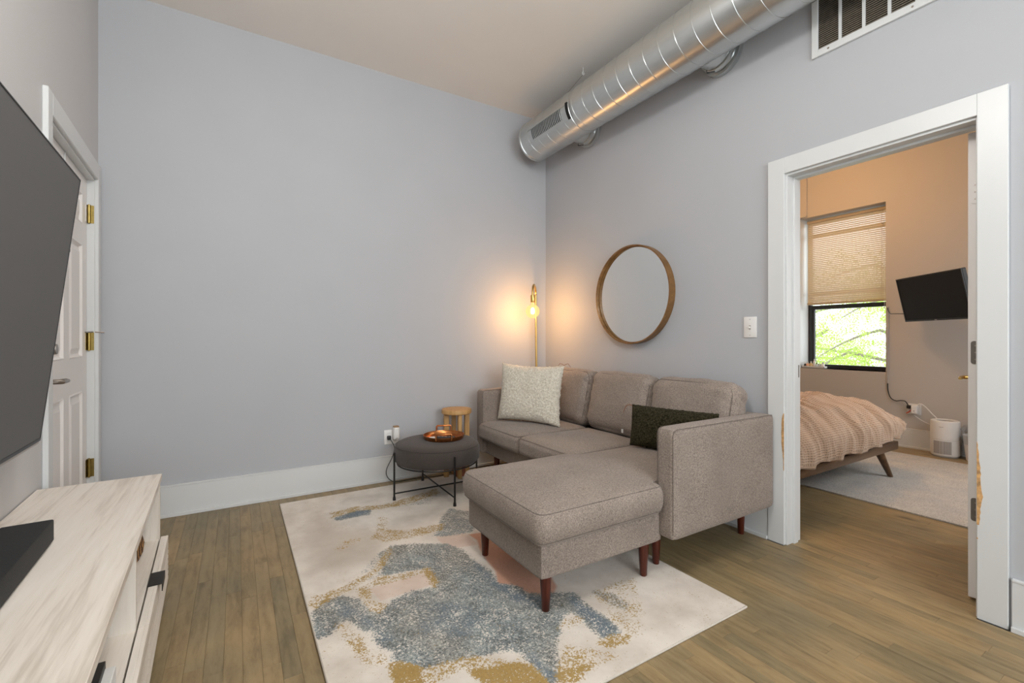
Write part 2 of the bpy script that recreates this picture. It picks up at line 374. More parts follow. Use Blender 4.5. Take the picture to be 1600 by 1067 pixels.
def cushion(c, size, r, crown=(0, 0, 0), n=18, rot=None, wr=0.0, seed=0, wscale=7.0, edgew=0.0):
    """soft upholstered block: rounded box with crowned faces, wr = wrinkle height"""
    bm = bmesh.new(); bmesh.ops.create_cube(bm, size=2.0); bmesh.ops.subdivide_edges(bm, edges=bm.edges, cuts=n, use_grid_fill=True)
    h = Vector(size) / 2; c = Vector(c)
    for v in bm.verts:
        u = v.co.copy()
        # concentrate the rows near the borders
        w = Vector([math.copysign(abs(t) ** 0.75, t) for t in u])
        p = Vector([w[i] * h[i] for i in range(3)]); q = Vector([max(-(h[i] - r), min(h[i] - r, p[i])) for i in range(3)])
        d = p - q
        if d.length > 1e-7: p = q + d.normalized() * r
        for i in range(3):
            if crown[i]:
                j, k = (i + 1) % 3, (i + 2) % 3
                p[i] += crown[i] * u[i] * (1 - min(1, abs(w[j])) ** 2.2) * (1 - min(1, abs(w[k])) ** 2.2)
        if wr:
            nn = mn.noise(Vector((p.x * wscale, p.y * wscale, p.z * wscale * 1.6)) + Vector((seed * 7.3, 0, 0)))
            e = max(abs(w[1]), abs(w[2])) if edgew else 1
            dirv = d.normalized() if d.length > 1e-7 else Vector((0, 0, 1))
            p += dirv * nn * wr * (edgew * e ** 4 + 1)
            if edgew:                                                   # pulled creases running in from the side seams
                cr = abs(mn.noise(Vector((p.z * 15 + p.y * 7 * math.copysign(1, w[1]), p.x * 4, seed * 3.1))))
                p -= dirv * 0.0085 * max(0, 1 - 4.5 * cr) * max(0, (abs(w[1]) - 0.45) / 0.55) ** 1.2
        v.co = p
    M = Matrix.Translation(c) @ (rot.to_4x4() if rot else Matrix.Identity(4))
    bmesh.ops.transform(bm, matrix=M, verts=bm.verts)
    return bm
def rrect(hx, hy, r, n=6):
    out = []
    for sx, sy, a0 in ((1, 1, 0), (-1, 1, 90), (-1, -1, 180), (1, -1, 270)):
        for k in range(n + 1):
            a = math.radians(a0 + 90 * k / n); out.append((sx * (hx - r) + math.cos(a) * r, sy * (hy - r) + math.sin(a) * r))
    return out
def pillow(bl, br, up_len, lean, thick, n=46, fuzz=0.004, pinch=0.06, seed=1):
    """square scatter cushion standing on its lower edge bl-br, leaning back by lean"""
    bl, br = Vector(bl), Vector(br); xa = (br - bl).normalized(); w = (br - bl).length; fn = Vector((xa.y, -xa.x, 0))
    if fn.x > 0: fn = -fn                                              # front looks into the room
    up = Vector((0, 0, 1)) * math.cos(lean) - fn * math.sin(lean); nf = xa.cross(up).normalized()
    if nf.dot(fn) < 0: nf = -nf
    mid = (bl + br) / 2 + up * up_len / 2; bm = bmesh.new(); G = {}
    for side in (1, -1):
        for i in range(n + 1):
            for j in range(n + 1):
                a, b = -1 + 2 * i / n, -1 + 2 * j / n; edge = i in (0, n) or j in (0, n)
                if side == -1 and edge: G[side, i, j] = G[1, i, j]; continue
                x = w / 2 * a * (1 - pinch * (1 - b * b)); y = up_len / 2 * b * (1 - pinch * (1 - a * a))
                t = thick / 2 * ((1 - a ** 4) * (1 - b ** 4)) ** 0.55
                t *= 1 + 0.10 * mn.noise(Vector((a * 2.2, b * 2.2, seed + side)))
                f = fuzz * (mn.noise(Vector((a * 17 + seed, b * 17, side * 3.0))) + 0.7 * mn.noise(Vector((a * 38 + seed, b * 38, side * 5.0))))
                p = mid + xa * (x + f) + up * (y + f) + nf * side * (t + f)
                G[side, i, j] = bm.verts.new(p)
        for i in range(n):
            for j in range(n):
                q = [G[side, i, j], G[side, i + 1, j], G[side, i + 1, j + 1], G[side, i, j + 1]]
                bm.faces.new(q if side == 1 else q[::-1])
    return bm, mid, xa, up, nf
def proj(P):
    c, s = math.cos(YAW), math.sin(YAW); u = P[0] * c - P[1] * s; v = P[0] * s + P[1] * c
    return (800 + FPX * u / v, CY - FPX * (P[2] - CAMH) / v, v) if v > 0.05 else None
# ------------------------------------------------------------------ the room shell
XR, YB, ZC = 2.621, 3.655, 3.298
XR2 = 2.745                                   # far face of the wall with the bedroom doorway
XW, XW2 = 6.07, 6.36                          # bedroom window wall
D0, D1, DH = 0.591, 1.358, 2.070              # doorway: y from, y to, height
WY0, WY1, WZ0, WZ1 = 2.091, 2.978, 0.785, 2.655

flo = thing('floor', (1.5, 1.5, -0.013), 'grey-brown oak strip floor running on through the doorway', 'floor', kind='structure')
mesh('subfloor', box((-1.4, -3.1, -0.12), (6.5, 4.0, -0.013)), 'subfloor', flo, smooth=False)
# boards: strips along y, each board a piece of its own
rng = random.Random(11); PW = 0.0585; boards = []
nrow = int((XW - (-0.80)) / PW) + 1
for i in range(nrow):
    x0 = -0.80 + i * PW; x1 = x0 + PW - 0.0004; xm = (x0 + x1) / 2
    if x1 < XR: ya, yb = -1.2, YB
    elif x0 > XR2: ya, yb = 0.15, 3.25
    else: ya, yb = D0, D1
    y = ya - rng.random() * 0.7
    while y < yb:
        L = rng.choice((0.42, 0.6, 0.75, 0.9, 1.05, 1.3)) * rng.uniform(0.85, 1.15)
        a, b = max(ya, y), min(yb, y + L - 0.0005); y += L
        if b - a > 0.01: boards.append((x0, x1, a, b, rng.random()))
def board_seen(bd):
    x0, x1, a, b, r = bd; xm = (x0 + x1) / 2; tot = 0
    for k in range(7):
        yy = a + (b - a) * (k + 0.5) / 7
        if 0.28 < xm < 1.84 and 1.14 < yy < 3.48: continue            # under the rug
        if xm > 1.8 and yy > 1.75 and xm < XR: continue               # under the sofa
        if 3.82 < xm < 5.64 and yy < 2.3: continue                    # under the bedroom rug
        q = proj((xm, yy, 0))
        if not q or not (-20 < q[0] < 1620 and q[1] < 1085): continue
        if xm > XR2:                                                  # seen through the doorway only
            t = XR / xm
            if not (D0 < yy * t < D1): continue
        tot += 1.0 / q[2] ** 2 * (b - a) / 7
    return tot
seen = sorted(boards, key=board_seen, reverse=True)
def board_bm(bm, bd):
    x0, x1, a, b, r = bd; e = 0.0006
    vs = [bm.verts.new(p) for p in ((x0, a, -0.012), (x1, a, -0.012), (x1, b, -0.012), (x0, b, -0.012),
          (x0, a, -e), (x1, a, -e), (x1, b, -e), (x0, b, -e), (x0 + e, a + e, 0), (x1 - e, a + e, 0), (x1 - e, b - e, 0), (x0 + e, b - e, 0))]
    for f in ((0, 3, 2, 1), (0, 1, 5, 4), (1, 2, 6, 5), (2, 3, 7, 6), (3, 0, 4, 7), (4, 5, 9, 8), (5, 6, 10, 9), (6, 7, 11, 10), (7, 4, 8, 11), (8, 9, 10, 11)):
        bm.faces.new([vs[k] for k in f])
def plank_object(name, bds, kind=None):
    bm = bmesh.new()
    for bd in bds: board_bm(bm, bd)
    o = mesh(name, bm, 'plank_wood', flo, smooth=False, kind=kind, recalc=False)
    at = o.data.attributes.new('rnd', 'FLOAT', 'FACE')
    at.data.foreach_set('value', [bd[4] for bd in bds for _ in range(10)])
for bd in seen[:295]: plank_object('plank', [bd])
plank_object('remaining_planks', seen[295:], 'stuff')

def struct(name, bm, mat, label, cat='wall', **k):
    return finish(mesh(name, bm, mat, smooth=False, **k), label, cat, None, 'structure')
struct('ceiling', box((-1.4, -3.1, ZC), (XR2, 4.0, ZC + 0.1)), 'paint_ceiling', 'plain off-white ceiling above the living room', 'ceiling')
struct('wall_back', box((-1.4, YB, -0.1), (XR2, YB + 0.12, ZC + 0.05)), 'paint_grey', 'bare pale grey wall behind the pouf and lamp')
bm = bmesh.new()
add_box(bm, (XR, D1, -0.1), (XR2, YB, ZC + 0.05)); add_box(bm, (XR, -3.1, -0.1), (XR2, D0, ZC + 0.05)); add_box(bm, (XR, D0, DH), (XR2, D1, ZC + 0.05))
struct('wall_right', bm, 'paint_grey', 'pale grey wall carrying the round mirror and the bedroom doorway')
E0, E1, EH = -1.040, -0.115, 2.085             # entry door opening on the turned wall
bm = bmesh.new()
for s0, s1, z0, z1 in ((E1, 0.06, -0.1, ZC + 0.05), (-6.9, E0, -0.1, ZC + 0.05), (E0, E1, EH, ZC + 0.05)): add_box(bm, (-0.14, s0, z0), (0, s1, z1))
bmesh.ops.transform(bm, matrix=LM, verts=bm.verts)
struct('wall_left', bm, 'paint_entry', 'pale wall behind the big television')
# wall behind the camera with the big window opening
bm = bmesh.new()
for a, b in (((-1.4, -2.75, -0.1), (-0.75, -2.6, ZC + 0.05)), ((2.25, -2.75, -0.1), (XR2, -2.6, ZC + 0.05)), ((-0.75, -2.75, -0.1), (2.25, -2.6, 0.7)), ((-0.75, -2.75, 2.8), (2.25, -2.6, ZC + 0.05))): add_box(bm, a, b)
struct('wall_front', bm, 'paint_grey', 'pale grey wall with the big window behind the viewer')
# bedroom
bm = bmesh.new()
for a, b in (((XW, 0.1, -0.1), (XW2, WY0, ZC + 0.05)), ((XW, WY1, -0.1), (XW2, 3.3, ZC + 0.05)), ((XW, WY0, -0.1), (XW2, WY1, WZ0)), ((XW, WY0, WZ1), (XW2, WY1, ZC + 0.05))): add_box(bm, a, b)
struct('wall_bedroom_window', bm, 'paint_bedroom', 'taupe bedroom wall with the window and small television')
struct('wall_bedroom_left', box((XR2, 3.2, -0.1), (XW, 3.3, ZC + 0.05)), 'paint_bedroom', 'taupe bedroom wall beyond the bed')
bm = bmesh.new()
for a, b in (((XR2, 0.05, -0.1), (3.85, 0.15, ZC + 0.05)), ((5.25, 0.05, -0.1), (XW, 0.15, ZC + 0.05)), ((3.85, 0.05, -0.1), (5.25, 0.15, 0.9)), ((3.85, 0.05, 2.2), (5.25, 0.15, ZC + 0.05))): add_box(bm, a, b)  # side opening made up to let the bedroom fill light in
struct('wall_bedroom_right', bm, 'paint_bedroom', 'taupe bedroom wall behind the open door')
struct('ceiling_bedroom', box((XR2, 0.05, ZC), (XW2, 3.3, ZC + 0.1)), 'paint_ceiling', 'bedroom ceiling', 'ceiling')
struct('wall_bedroom_bulkhead', box((XW - 0.03, 2.885, WZ1 + 0.012), (XW, 3.2, ZC)), 'paint_bedroom', 'narrow boxed-out strip above the left of the bedroom window')

# baseboards: board with a thin top lip and a shoe along the floor
def baseboard(name, mk, label):
    o = finish(mesh(name, mk(0.0, 0.016, 0.0, 0.196), 'trim_white', smooth=False), label, 'baseboard', None, 'structure')
    mesh('top_lip', mk(0.0, 0.019, 0.194, 0.204), 'trim_white', o, smooth=False)
    mesh('shoe_moulding', mk(0.016, 0.03, 0.0, 0.02), 'trim_white', o, smooth=False)
baseboard('baseboard_back', lambda a, b, z0, z1: box((-0.73, YB - b, z0), (XR - 0.03, YB - a, z1), 0.0015, 1), 'tall white baseboard along the back wall')
baseboard('baseboard_right', lambda a, b, z0, z1: box((XR - b, D1 + 0.092, z0), (XR - a, YB - 0.03, z1), 0.0015, 1), 'white baseboard behind the sofa')
baseboard('baseboard_doorway', lambda a, b, z0, z1: box((XR - b, -2.6, z0), (XR - a, D0 - 0.097, z1), 0.0015, 1), 'white baseboard right of the bedroom doorway')
baseboard('baseboard_left', lambda a, b, z0, z1: lbox(-6.2, E0 - 0.075, a, b, z0, z1, 0.0015, 1), 'white baseboard behind the television stand')
baseboard('baseboard_bedroom', lambda a, b, z0, z1: box((XW - b, 0.15, z0), (XW - a, 3.2, z1), 0.0015, 1), 'cream baseboard under the bedroom window')

# bedroom doorway casing
t1 = thing('trim_1', (XR, 0.98, 0), 'wide white casing of the bedroom doorway with paint chipped off', 'door frame', kind='structure')
cw, ct = 0.089, 0.020
mesh('side_casing', box((XR - ct, D1, 0), (XR, D1 + cw, DH + cw), 0.0015, 1), 'trim_white', t1, smooth=False)
mesh('side_casing', box((XR - ct, D0 - cw, 0), (XR, D0, DH + cw), 0.0015, 1), 'trim_white', t1, smooth=False)
mesh('head_casing', box((XR - ct, D0, DH), (XR, D1, DH + cw), 0.0015, 1), 'trim_white', t1, smooth=False)
for y0, y1 in ((D1 - 0.010, D1), (D0, D0 + 0.006)): mesh('jamb', box((XR - 0.004, y0, 0), (XR2 + 0.01, y1, DH), 0.001, 1), 'trim_white', t1, smooth=False)
mesh('head_jamb', box((XR - 0.004, D0 + 0.006, DH - 0.012), (XR2 + 0.01, D1 - 0.010, DH), 0.001, 1), 'trim_white', t1, smooth=False)
mesh('door_stop', box((XR + 0.050, D1 - 0.021, 0), (XR + 0.090, D1 - 0.010, DH - 0.012), 0.001, 1), 'trim_white', t1, smooth=False)
mesh('door_stop', box((XR + 0.050, D0 + 0.006, DH - 0.024), (XR + 0.090, D1 - 0.021, DH - 0.012), 0.001, 1), 'trim_white', t1, smooth=False)
mesh('strike_plate', box((XR + 0.094, D1 - 0.0120, 0.93), (XR + 0.120, D1 - 0.0095, 1.0), 0.0005, 1), 'hinge_grey', t1)
def chip(name, edge_y, sgn, zs, ws, par):
    # ragged flake of missing paint along the inner edge of a casing board
    pts = [(edge_y, zs[0])] + [(edge_y + sgn * w, z) for z, w in zip(zs, ws)] + [(edge_y, zs[-1])]
    return mesh(name, prism(pts, 'x', XR - ct - 0.0009, XR - ct + 0.0005), 'bare_wood', par, smooth=False, label='bare brown patch where the white paint flaked off')
r2 = random.Random(5)
zs = [0.727 - 0.341 * k / 26 for k in range(27)]
ws = [0.001, 0.004, 0.003, 0.006, 0.008, 0.007, 0.010, 0.011, 0.013, 0.012, 0.015, 0.014, 0.014, 0.015, 0.016, 0.017, 0.021, 0.024, 0.020, 0.016, 0.015, 0.013, 0.014, 0.012, 0.012, 0.011, 0.010]
chip('chipped_patch', D0 + 0.0, -1, zs, [w * 0.8 + r2.uniform(-0.001, 0.001) for w in ws], t1)
chip('chipped_patch', D0 + 0.0, -1, [0.334, 0.33, 0.326], [0.001, 0.005, 0.001], t1)
zs = [0.735 - 0.32 * k / 20 for k in range(21)]
chip('chipped_patch', D1 + 0.0, 1, zs, [0.002, 0.008, 0.011, 0.012, 0.013, 0.012, 0.013, 0.014, 0.013, 0.012, 0.013, 0.012, 0.010, 0.009, 0.006, 0.006, 0.004, 0.003, 0.003, 0.004, 0.002], t1)

# open bedroom door, swung into the bedroom (hinge edge towards us)
d2 = thing('door_2', (2.80, 0.63, 0.012), 'white bedroom door swung open, seen on its hinge edge', 'door', kind='structure')
DHX, DHY = 2.752, 0.616                       # hinge corner; the leaf stands ten degrees off square
DMX = Matrix.Translation((DHX, DHY, 0)) @ Matrix.Rotation(math.radians(10), 4, 'Z')
def dmesh(name, bm, mat, par, **k):
    bmesh.ops.transform(bm, matrix=DMX, verts=bm.verts); return mesh(name, bm, mat, par, **k)
dmesh('slab', box((0, 0, 0.018), (0.765, 0.036, 2.052), 0.0015, 1), 'door_white', d2, smooth=False)
for z, m in ((1.09, 'hinge_grey'), (0.405, 'hinge_grey'), (1.79, 'door_white')):
    pts = [(-0.001, z - 0.05), (-0.001, z + 0.05)] + [(0.0185 + 0.009 * math.cos(a), z + 0.041 + 0.009 * math.sin(a)) for a in (1.57, 0.8, 0)] + [(0.0185 + 0.009 * math.cos(a), z - 0.041 + 0.009 * math.sin(a)) for a in (0, -0.8, -1.57)]
    hb = dmesh('hinge', prism(pts, 'x', -0.0022, 0.001), m, d2, smooth=False, label='painted-over hinge leaf' if m == 'door_white' else 'grey hinge leaf')
    for dz in (-0.03, 0, 0.03): dmesh('screw', lathe([(0.0035, 0), (0.003, -0.0008)], (-0.0022, 0.0135, z + dz), 10, 'x'), 'nickel', hb)
dmesh('lever', tube([(0.70, 0.036, 0.938), (0.70, 0.088, 0.938), (0.695, 0.100, 0.938), (0.64, 0.102, 0.938), (0.585, 0.100, 0.938)], [0.011, 0.010, 0.010, 0.009, 0.007], 12), 'brass', d2)
dmesh('rosette', lathe([(0.028, 0), (0.028, 0.006), (0.02, 0.012)], (0.70, 0.036, 0.938), 24, 'y'), 'brass', d2)
dmesh('lever', tube([(0.70, 0.0, 0.938), (0.70, -0.052, 0.938), (0.68, -0.062, 0.938), (0.585, -0.062, 0.938)], [0.011, 0.010, 0.010, 0.007], 12), 'brass', d2)

# entry door in the turned wall
t2 = thing('trim_2', Lp(-0.58, 0, 0), 'white casing of the entry door in the left corner', 'door frame', kind='structure')
for s0, s1 in ((E0 - 0.066, E0), (E1, E1 + 0.075)): mesh('side_casing', lbox(s0, s1, 0, 0.020, 0, EH + 0.095, 0.003, 1), 'trim_white', t2, smooth=False)
mesh('head_casing', lbox(E0, E1, 0, 0.020, EH, EH + 0.095, 0.003, 1), 'trim_white', t2, smooth=False)
for s0, s1 in ((E0, E0 + 0.012), (E1 - 0.012, E1)): mesh('jamb', lbox(s0, s1, -0.14, 0.004, 0, EH, 0.001, 1), 'trim_white', t2, smooth=False)
mesh('head_jamb', lbox(E0 + 0.012, E1 - 0.012, -0.14, 0.004, EH - 0.012, EH, 0.001, 1), 'trim_white', t2, smooth=False)
d1 = thing('door_1', Lp(-0.58, -0.05, 0.01), 'white six-panel entry door on brass hinges beside the television', 'door', kind='structure')
sa, sb, oo = E0 + 0.014, E1 - 0.014, -0.030
ss = [sa, sa + 0.115, sa + 0.395, sb - 0.395, sb - 0.115, sb]; zz = [0.012, 0.22, 0.86, 1.045, 1.68, 1.79, 1.965, EH - 0.015]
bm = bmesh.new()
for i in range(5):
    for j in range(7):
        if i in (1, 3) and j in (1, 3, 5): continue
        add_box(bm, (oo - 0.04, ss[i], zz[j]), (oo, ss[i + 1], zz[j + 1]))
bmesh.ops.remove_doubles(bm, verts=bm.verts, dist=1e-5)
bmesh.ops.transform(bm, matrix=LM, verts=bm.verts); mesh('stiles_and_rails', bm, 'door_white', d1, smooth=False)
for i in (1, 3):
    for j in (1, 3, 5):
        bm = bmesh.new(); rings = []
        for ins, dep in ((0, 0), (0.008, 0.003), (0.016, -0.010), (0.024, -0.012), (0.052, -0.001), (0.056, 0.0)):
            rings.append([bm.verts.new((oo + dep, s, z)) for s, z in ((ss[i] + ins, zz[j] + ins), (ss[i + 1] - ins, zz[j] + ins), (ss[i + 1] - ins, zz[j + 1] - ins), (ss[i] + ins, zz[j + 1] - ins))])
        for A, B in zip(rings, rings[1:]):
            for k in range(4): bm.faces.new((A[k], A[(k + 1) % 4], B[(k + 1) % 4], B[k]))
        bm.faces.new(rings[-1]); bk = [bm.verts.new((oo - 0.038, v.co.y, v.co.z)) for v in rings[0]]
        for k in range(4): bm.faces.new((rings[0][k], bk[k], bk[(k + 1) % 4], rings[0][(k + 1) % 4]))
        bm.faces.new(bk[::-1])
        bmesh.ops.transform(bm, matrix=LM, verts=bm.verts); mesh('panel', bm, 'door_white', d1, smooth=False)
def lcyl(prof, s, o, z, axis, n=20):
    # lathe along local o (x), s (y) or z of the turned wall
    bm = lathe(prof, (o, s, z), n, axis); bmesh.ops.transform(bm, matrix=LM, verts=bm.verts); return bm
for z in (0.40, 1.135, 1.875):
    hg = mesh('hinge', lcyl([(0.0085, -0.052), (0.0085, -0.03), (0.0092, -0.03), (0.0092, -0.01), (0.0085, -0.01), (0.0085, 0.012), (0.0092, 0.012), (0.0092, 0.032), (0.0085, 0.032), (0.0085, 0.052)], sb - 0.0045, -0.019, z, 'z', 14), 'brass_hinge', d1)
    mesh('hinge_leaf', lbox(sb - 0.030, sb - 0.001, oo, oo + 0.002, z - 0.05, z + 0.05), 'door_white' if z > 1.5 else 'brass_hinge', hg, smooth=False)
    mesh('hinge_leaf', lbox(E1 - 0.0142, E1 - 0.012, -0.030, 0.002, z - 0.052, z + 0.052), 'brass_hinge', hg, smooth=False)
    mesh('hinge_pin', lcyl([(0.004, -0.056), (0.004, 0.056)], sb - 0.0045, -0.019, z, 'z', 10), 'brass_hinge', hg)
mesh('hinge_stop', tube([Lp(sb - 0.05, oo + 0.004, 1.187), Lp(sb + 0.012, 0.0, 1.19), Lp(sb + 0.02, 0.045, 1.187)], 0.004, 8), 'nickel', d1)
mesh('lever_rosette', lcyl([(0.033, 0), (0.033, 0.007), (0.026, 0.014), (0.013, 0.018)], sa + 0.065, oo, 0.963, 'x', 24), 'nickel', d1)
mesh('lever_handle', tube([Lp(sa + 0.065, oo + 0.01, 0.963), Lp(sa + 0.065, oo + 0.05, 0.963), Lp(sa + 0.073, oo + 0.06, 0.963), Lp(sa + 0.12, oo + 0.062, 0.963), Lp(sa + 0.17, oo + 0.06, 0.960)], [0.011, 0.011, 0.0115, 0.011, 0.008], 12), 'nickel', d1)
mesh('deadbolt', lcyl([(0.032, 0), (0.032, 0.006), (0.012, 0.012), (0.012, 0.028), (0.022, 0.028), (0.024, 0.036), (0.022, 0.046)], sa + 0.065, oo, 1.105, 'x', 24), 'nickel', d1)
mesh('peephole', lcyl([(0.011, 0), (0.010, 0.005), (0.006, 0.006)], (sa + sb) / 2 + 0.05, oo, 1.60, 'x', 16), 'nickel', d1)
mesh('closer_hook', lbox(-0.62, -0.607, oo + 0.001, oo + 0.006, EH - 0.105, EH - 0.02, 0.001, 1), 'trim_white', d1, smooth=False)

# bedroom window: black sash, panes, sill
XF = 6.28
w1 = thing('window_1', (XF, 2.53, WZ0), 'black-framed bedroom window looking out on green leaves', 'window', kind='structure')
f0, f1 = WY0, WY1
for nm, a, b in (('frame_stile', (XF, f1 - 0.030, WZ0 - 0.03), (XF + 0.06, f1, WZ1)), ('frame_stile', (XF, f0, WZ0 - 0.03), (XF + 0.06, f0 + 0.045, WZ1)),
                 ('frame_rail', (XF, f0 + 0.045, WZ0 - 0.03), (XF + 0.06, f1 - 0.03, WZ0 + 0.045)), ('frame_rail', (XF, f0 + 0.045, WZ1 - 0.05), (XF + 0.06, f1 - 0.03, WZ1)),
                 ('sash_stile', (XF + 0.012, f1 - 0.068, WZ0 + 0.045), (XF + 0.05, f1 - 0.036, 1.52)), ('sash_stile', (XF + 0.012, f0 + 0.045, WZ0 + 0.045), (XF + 0.05, f0 + 0.06, 1.52)),
                 ('meeting_rail', (XF + 0.004, f0 + 0.045, 1.52), (XF + 0.05, f1 - 0.03, 1.57)), ('upper_rail', (XF + 0.012, f0 + 0.045, 1.70), (XF + 0.05, f1 - 0.03, 1.735)), ('upper_rail', (XF + 0.012, f0 + 0.045, 2.43), (XF + 0.05, f1 - 0.03, 2.475))):
    mesh(nm, box(a, b, 0.003, 1), 'window_black', w1, smooth=False)
for z0, z1 in ((WZ0 + 0.045, 1.52), (1.57, 2.60)): mesh('pane', box((XF + 0.03, f0 + 0.05, z0), (XF + 0.034, f1 - 0.035, z1)), 'pane_glass', w1, smooth=False)
mesh('window_sill', box((XW + 0.001, f0, WZ0 - 0.03), (XF, f1, WZ0), 0.0), 'trim_white', w1, smooth=False)
mesh('window_reveal', box((XW + 0.006, f1 - 0.003, WZ0), (XF, f1 + 0.003, WZ1)), 'trim_white', w1, smooth=False, label='white painted left reveal of the window')

# venetian blind in the upper part
vb = thing('venetian_blind', (6.2, 2.53, 2.6), 'cream venetian blind half lowered over the black bedroom window', 'blind')
mesh('head_rail', box((6.185, f0 + 0.006, 2.60), (6.225, f1 - 0.03, 2.635), 0.003, 1), 'blind_slat', vb, smooth=False)
mesh('bottom_rail', box((6.19, f0 + 0.008, 1.575), (6.222, f1 - 0.032, 1.605), 0.004, 2), 'blind_slat', vb)
nsl = 44; src = None
for k in range(nsl):
    z = 1.618 + (2.592 - 1.618) * k / (nsl - 1)
    if src is None:
        bm = bmesh.new(); rows = []
        for q in range(4):
            a = math.radians(66); w = -0.0125 + 0.025 * q / 3; cv = 0.0022 * (1 - (w / 0.0125) ** 2)
            p = (6.206 + w * math.cos(a) - cv * math.sin(a), 0, z + w * math.sin(a) + cv * math.cos(a)); rows.append([bm.verts.new((p[0], y, p[2])) for y in (f0 + 0.01, f1 - 0.034)])
        for A, B in zip(rows, rows[1:]): bm.faces.new((A[0], A[1], B[1], B[0]))
        src = mesh('slat', bm, 'blind_slat', vb, angle=None); z0 = z
    else:
        o = src.copy(); COL.objects.link(o); o.parent = vb; o.location = (0, 0, z - z0)
for y in (f0 + 0.08, f1 - 0.11): mesh('ladder_cord', tube([(6.19, y, 1.6), (6.19, y, 2.6)], 0.0013, 6), 'blind_slat', vb)
mesh('lift_cord', tube([(6.18, f0 + 0.05, 2.6), (6.18, f0 + 0.05, 1.52)], 0.0015, 6), 'paper_white', vb)
mesh('cord_tassel', lathe([(0.002, 0), (0.006, -0.03), (0.005, -0.036)], (6.18, f0 + 0.05, 1.52), 10), 'paper_white', vb)
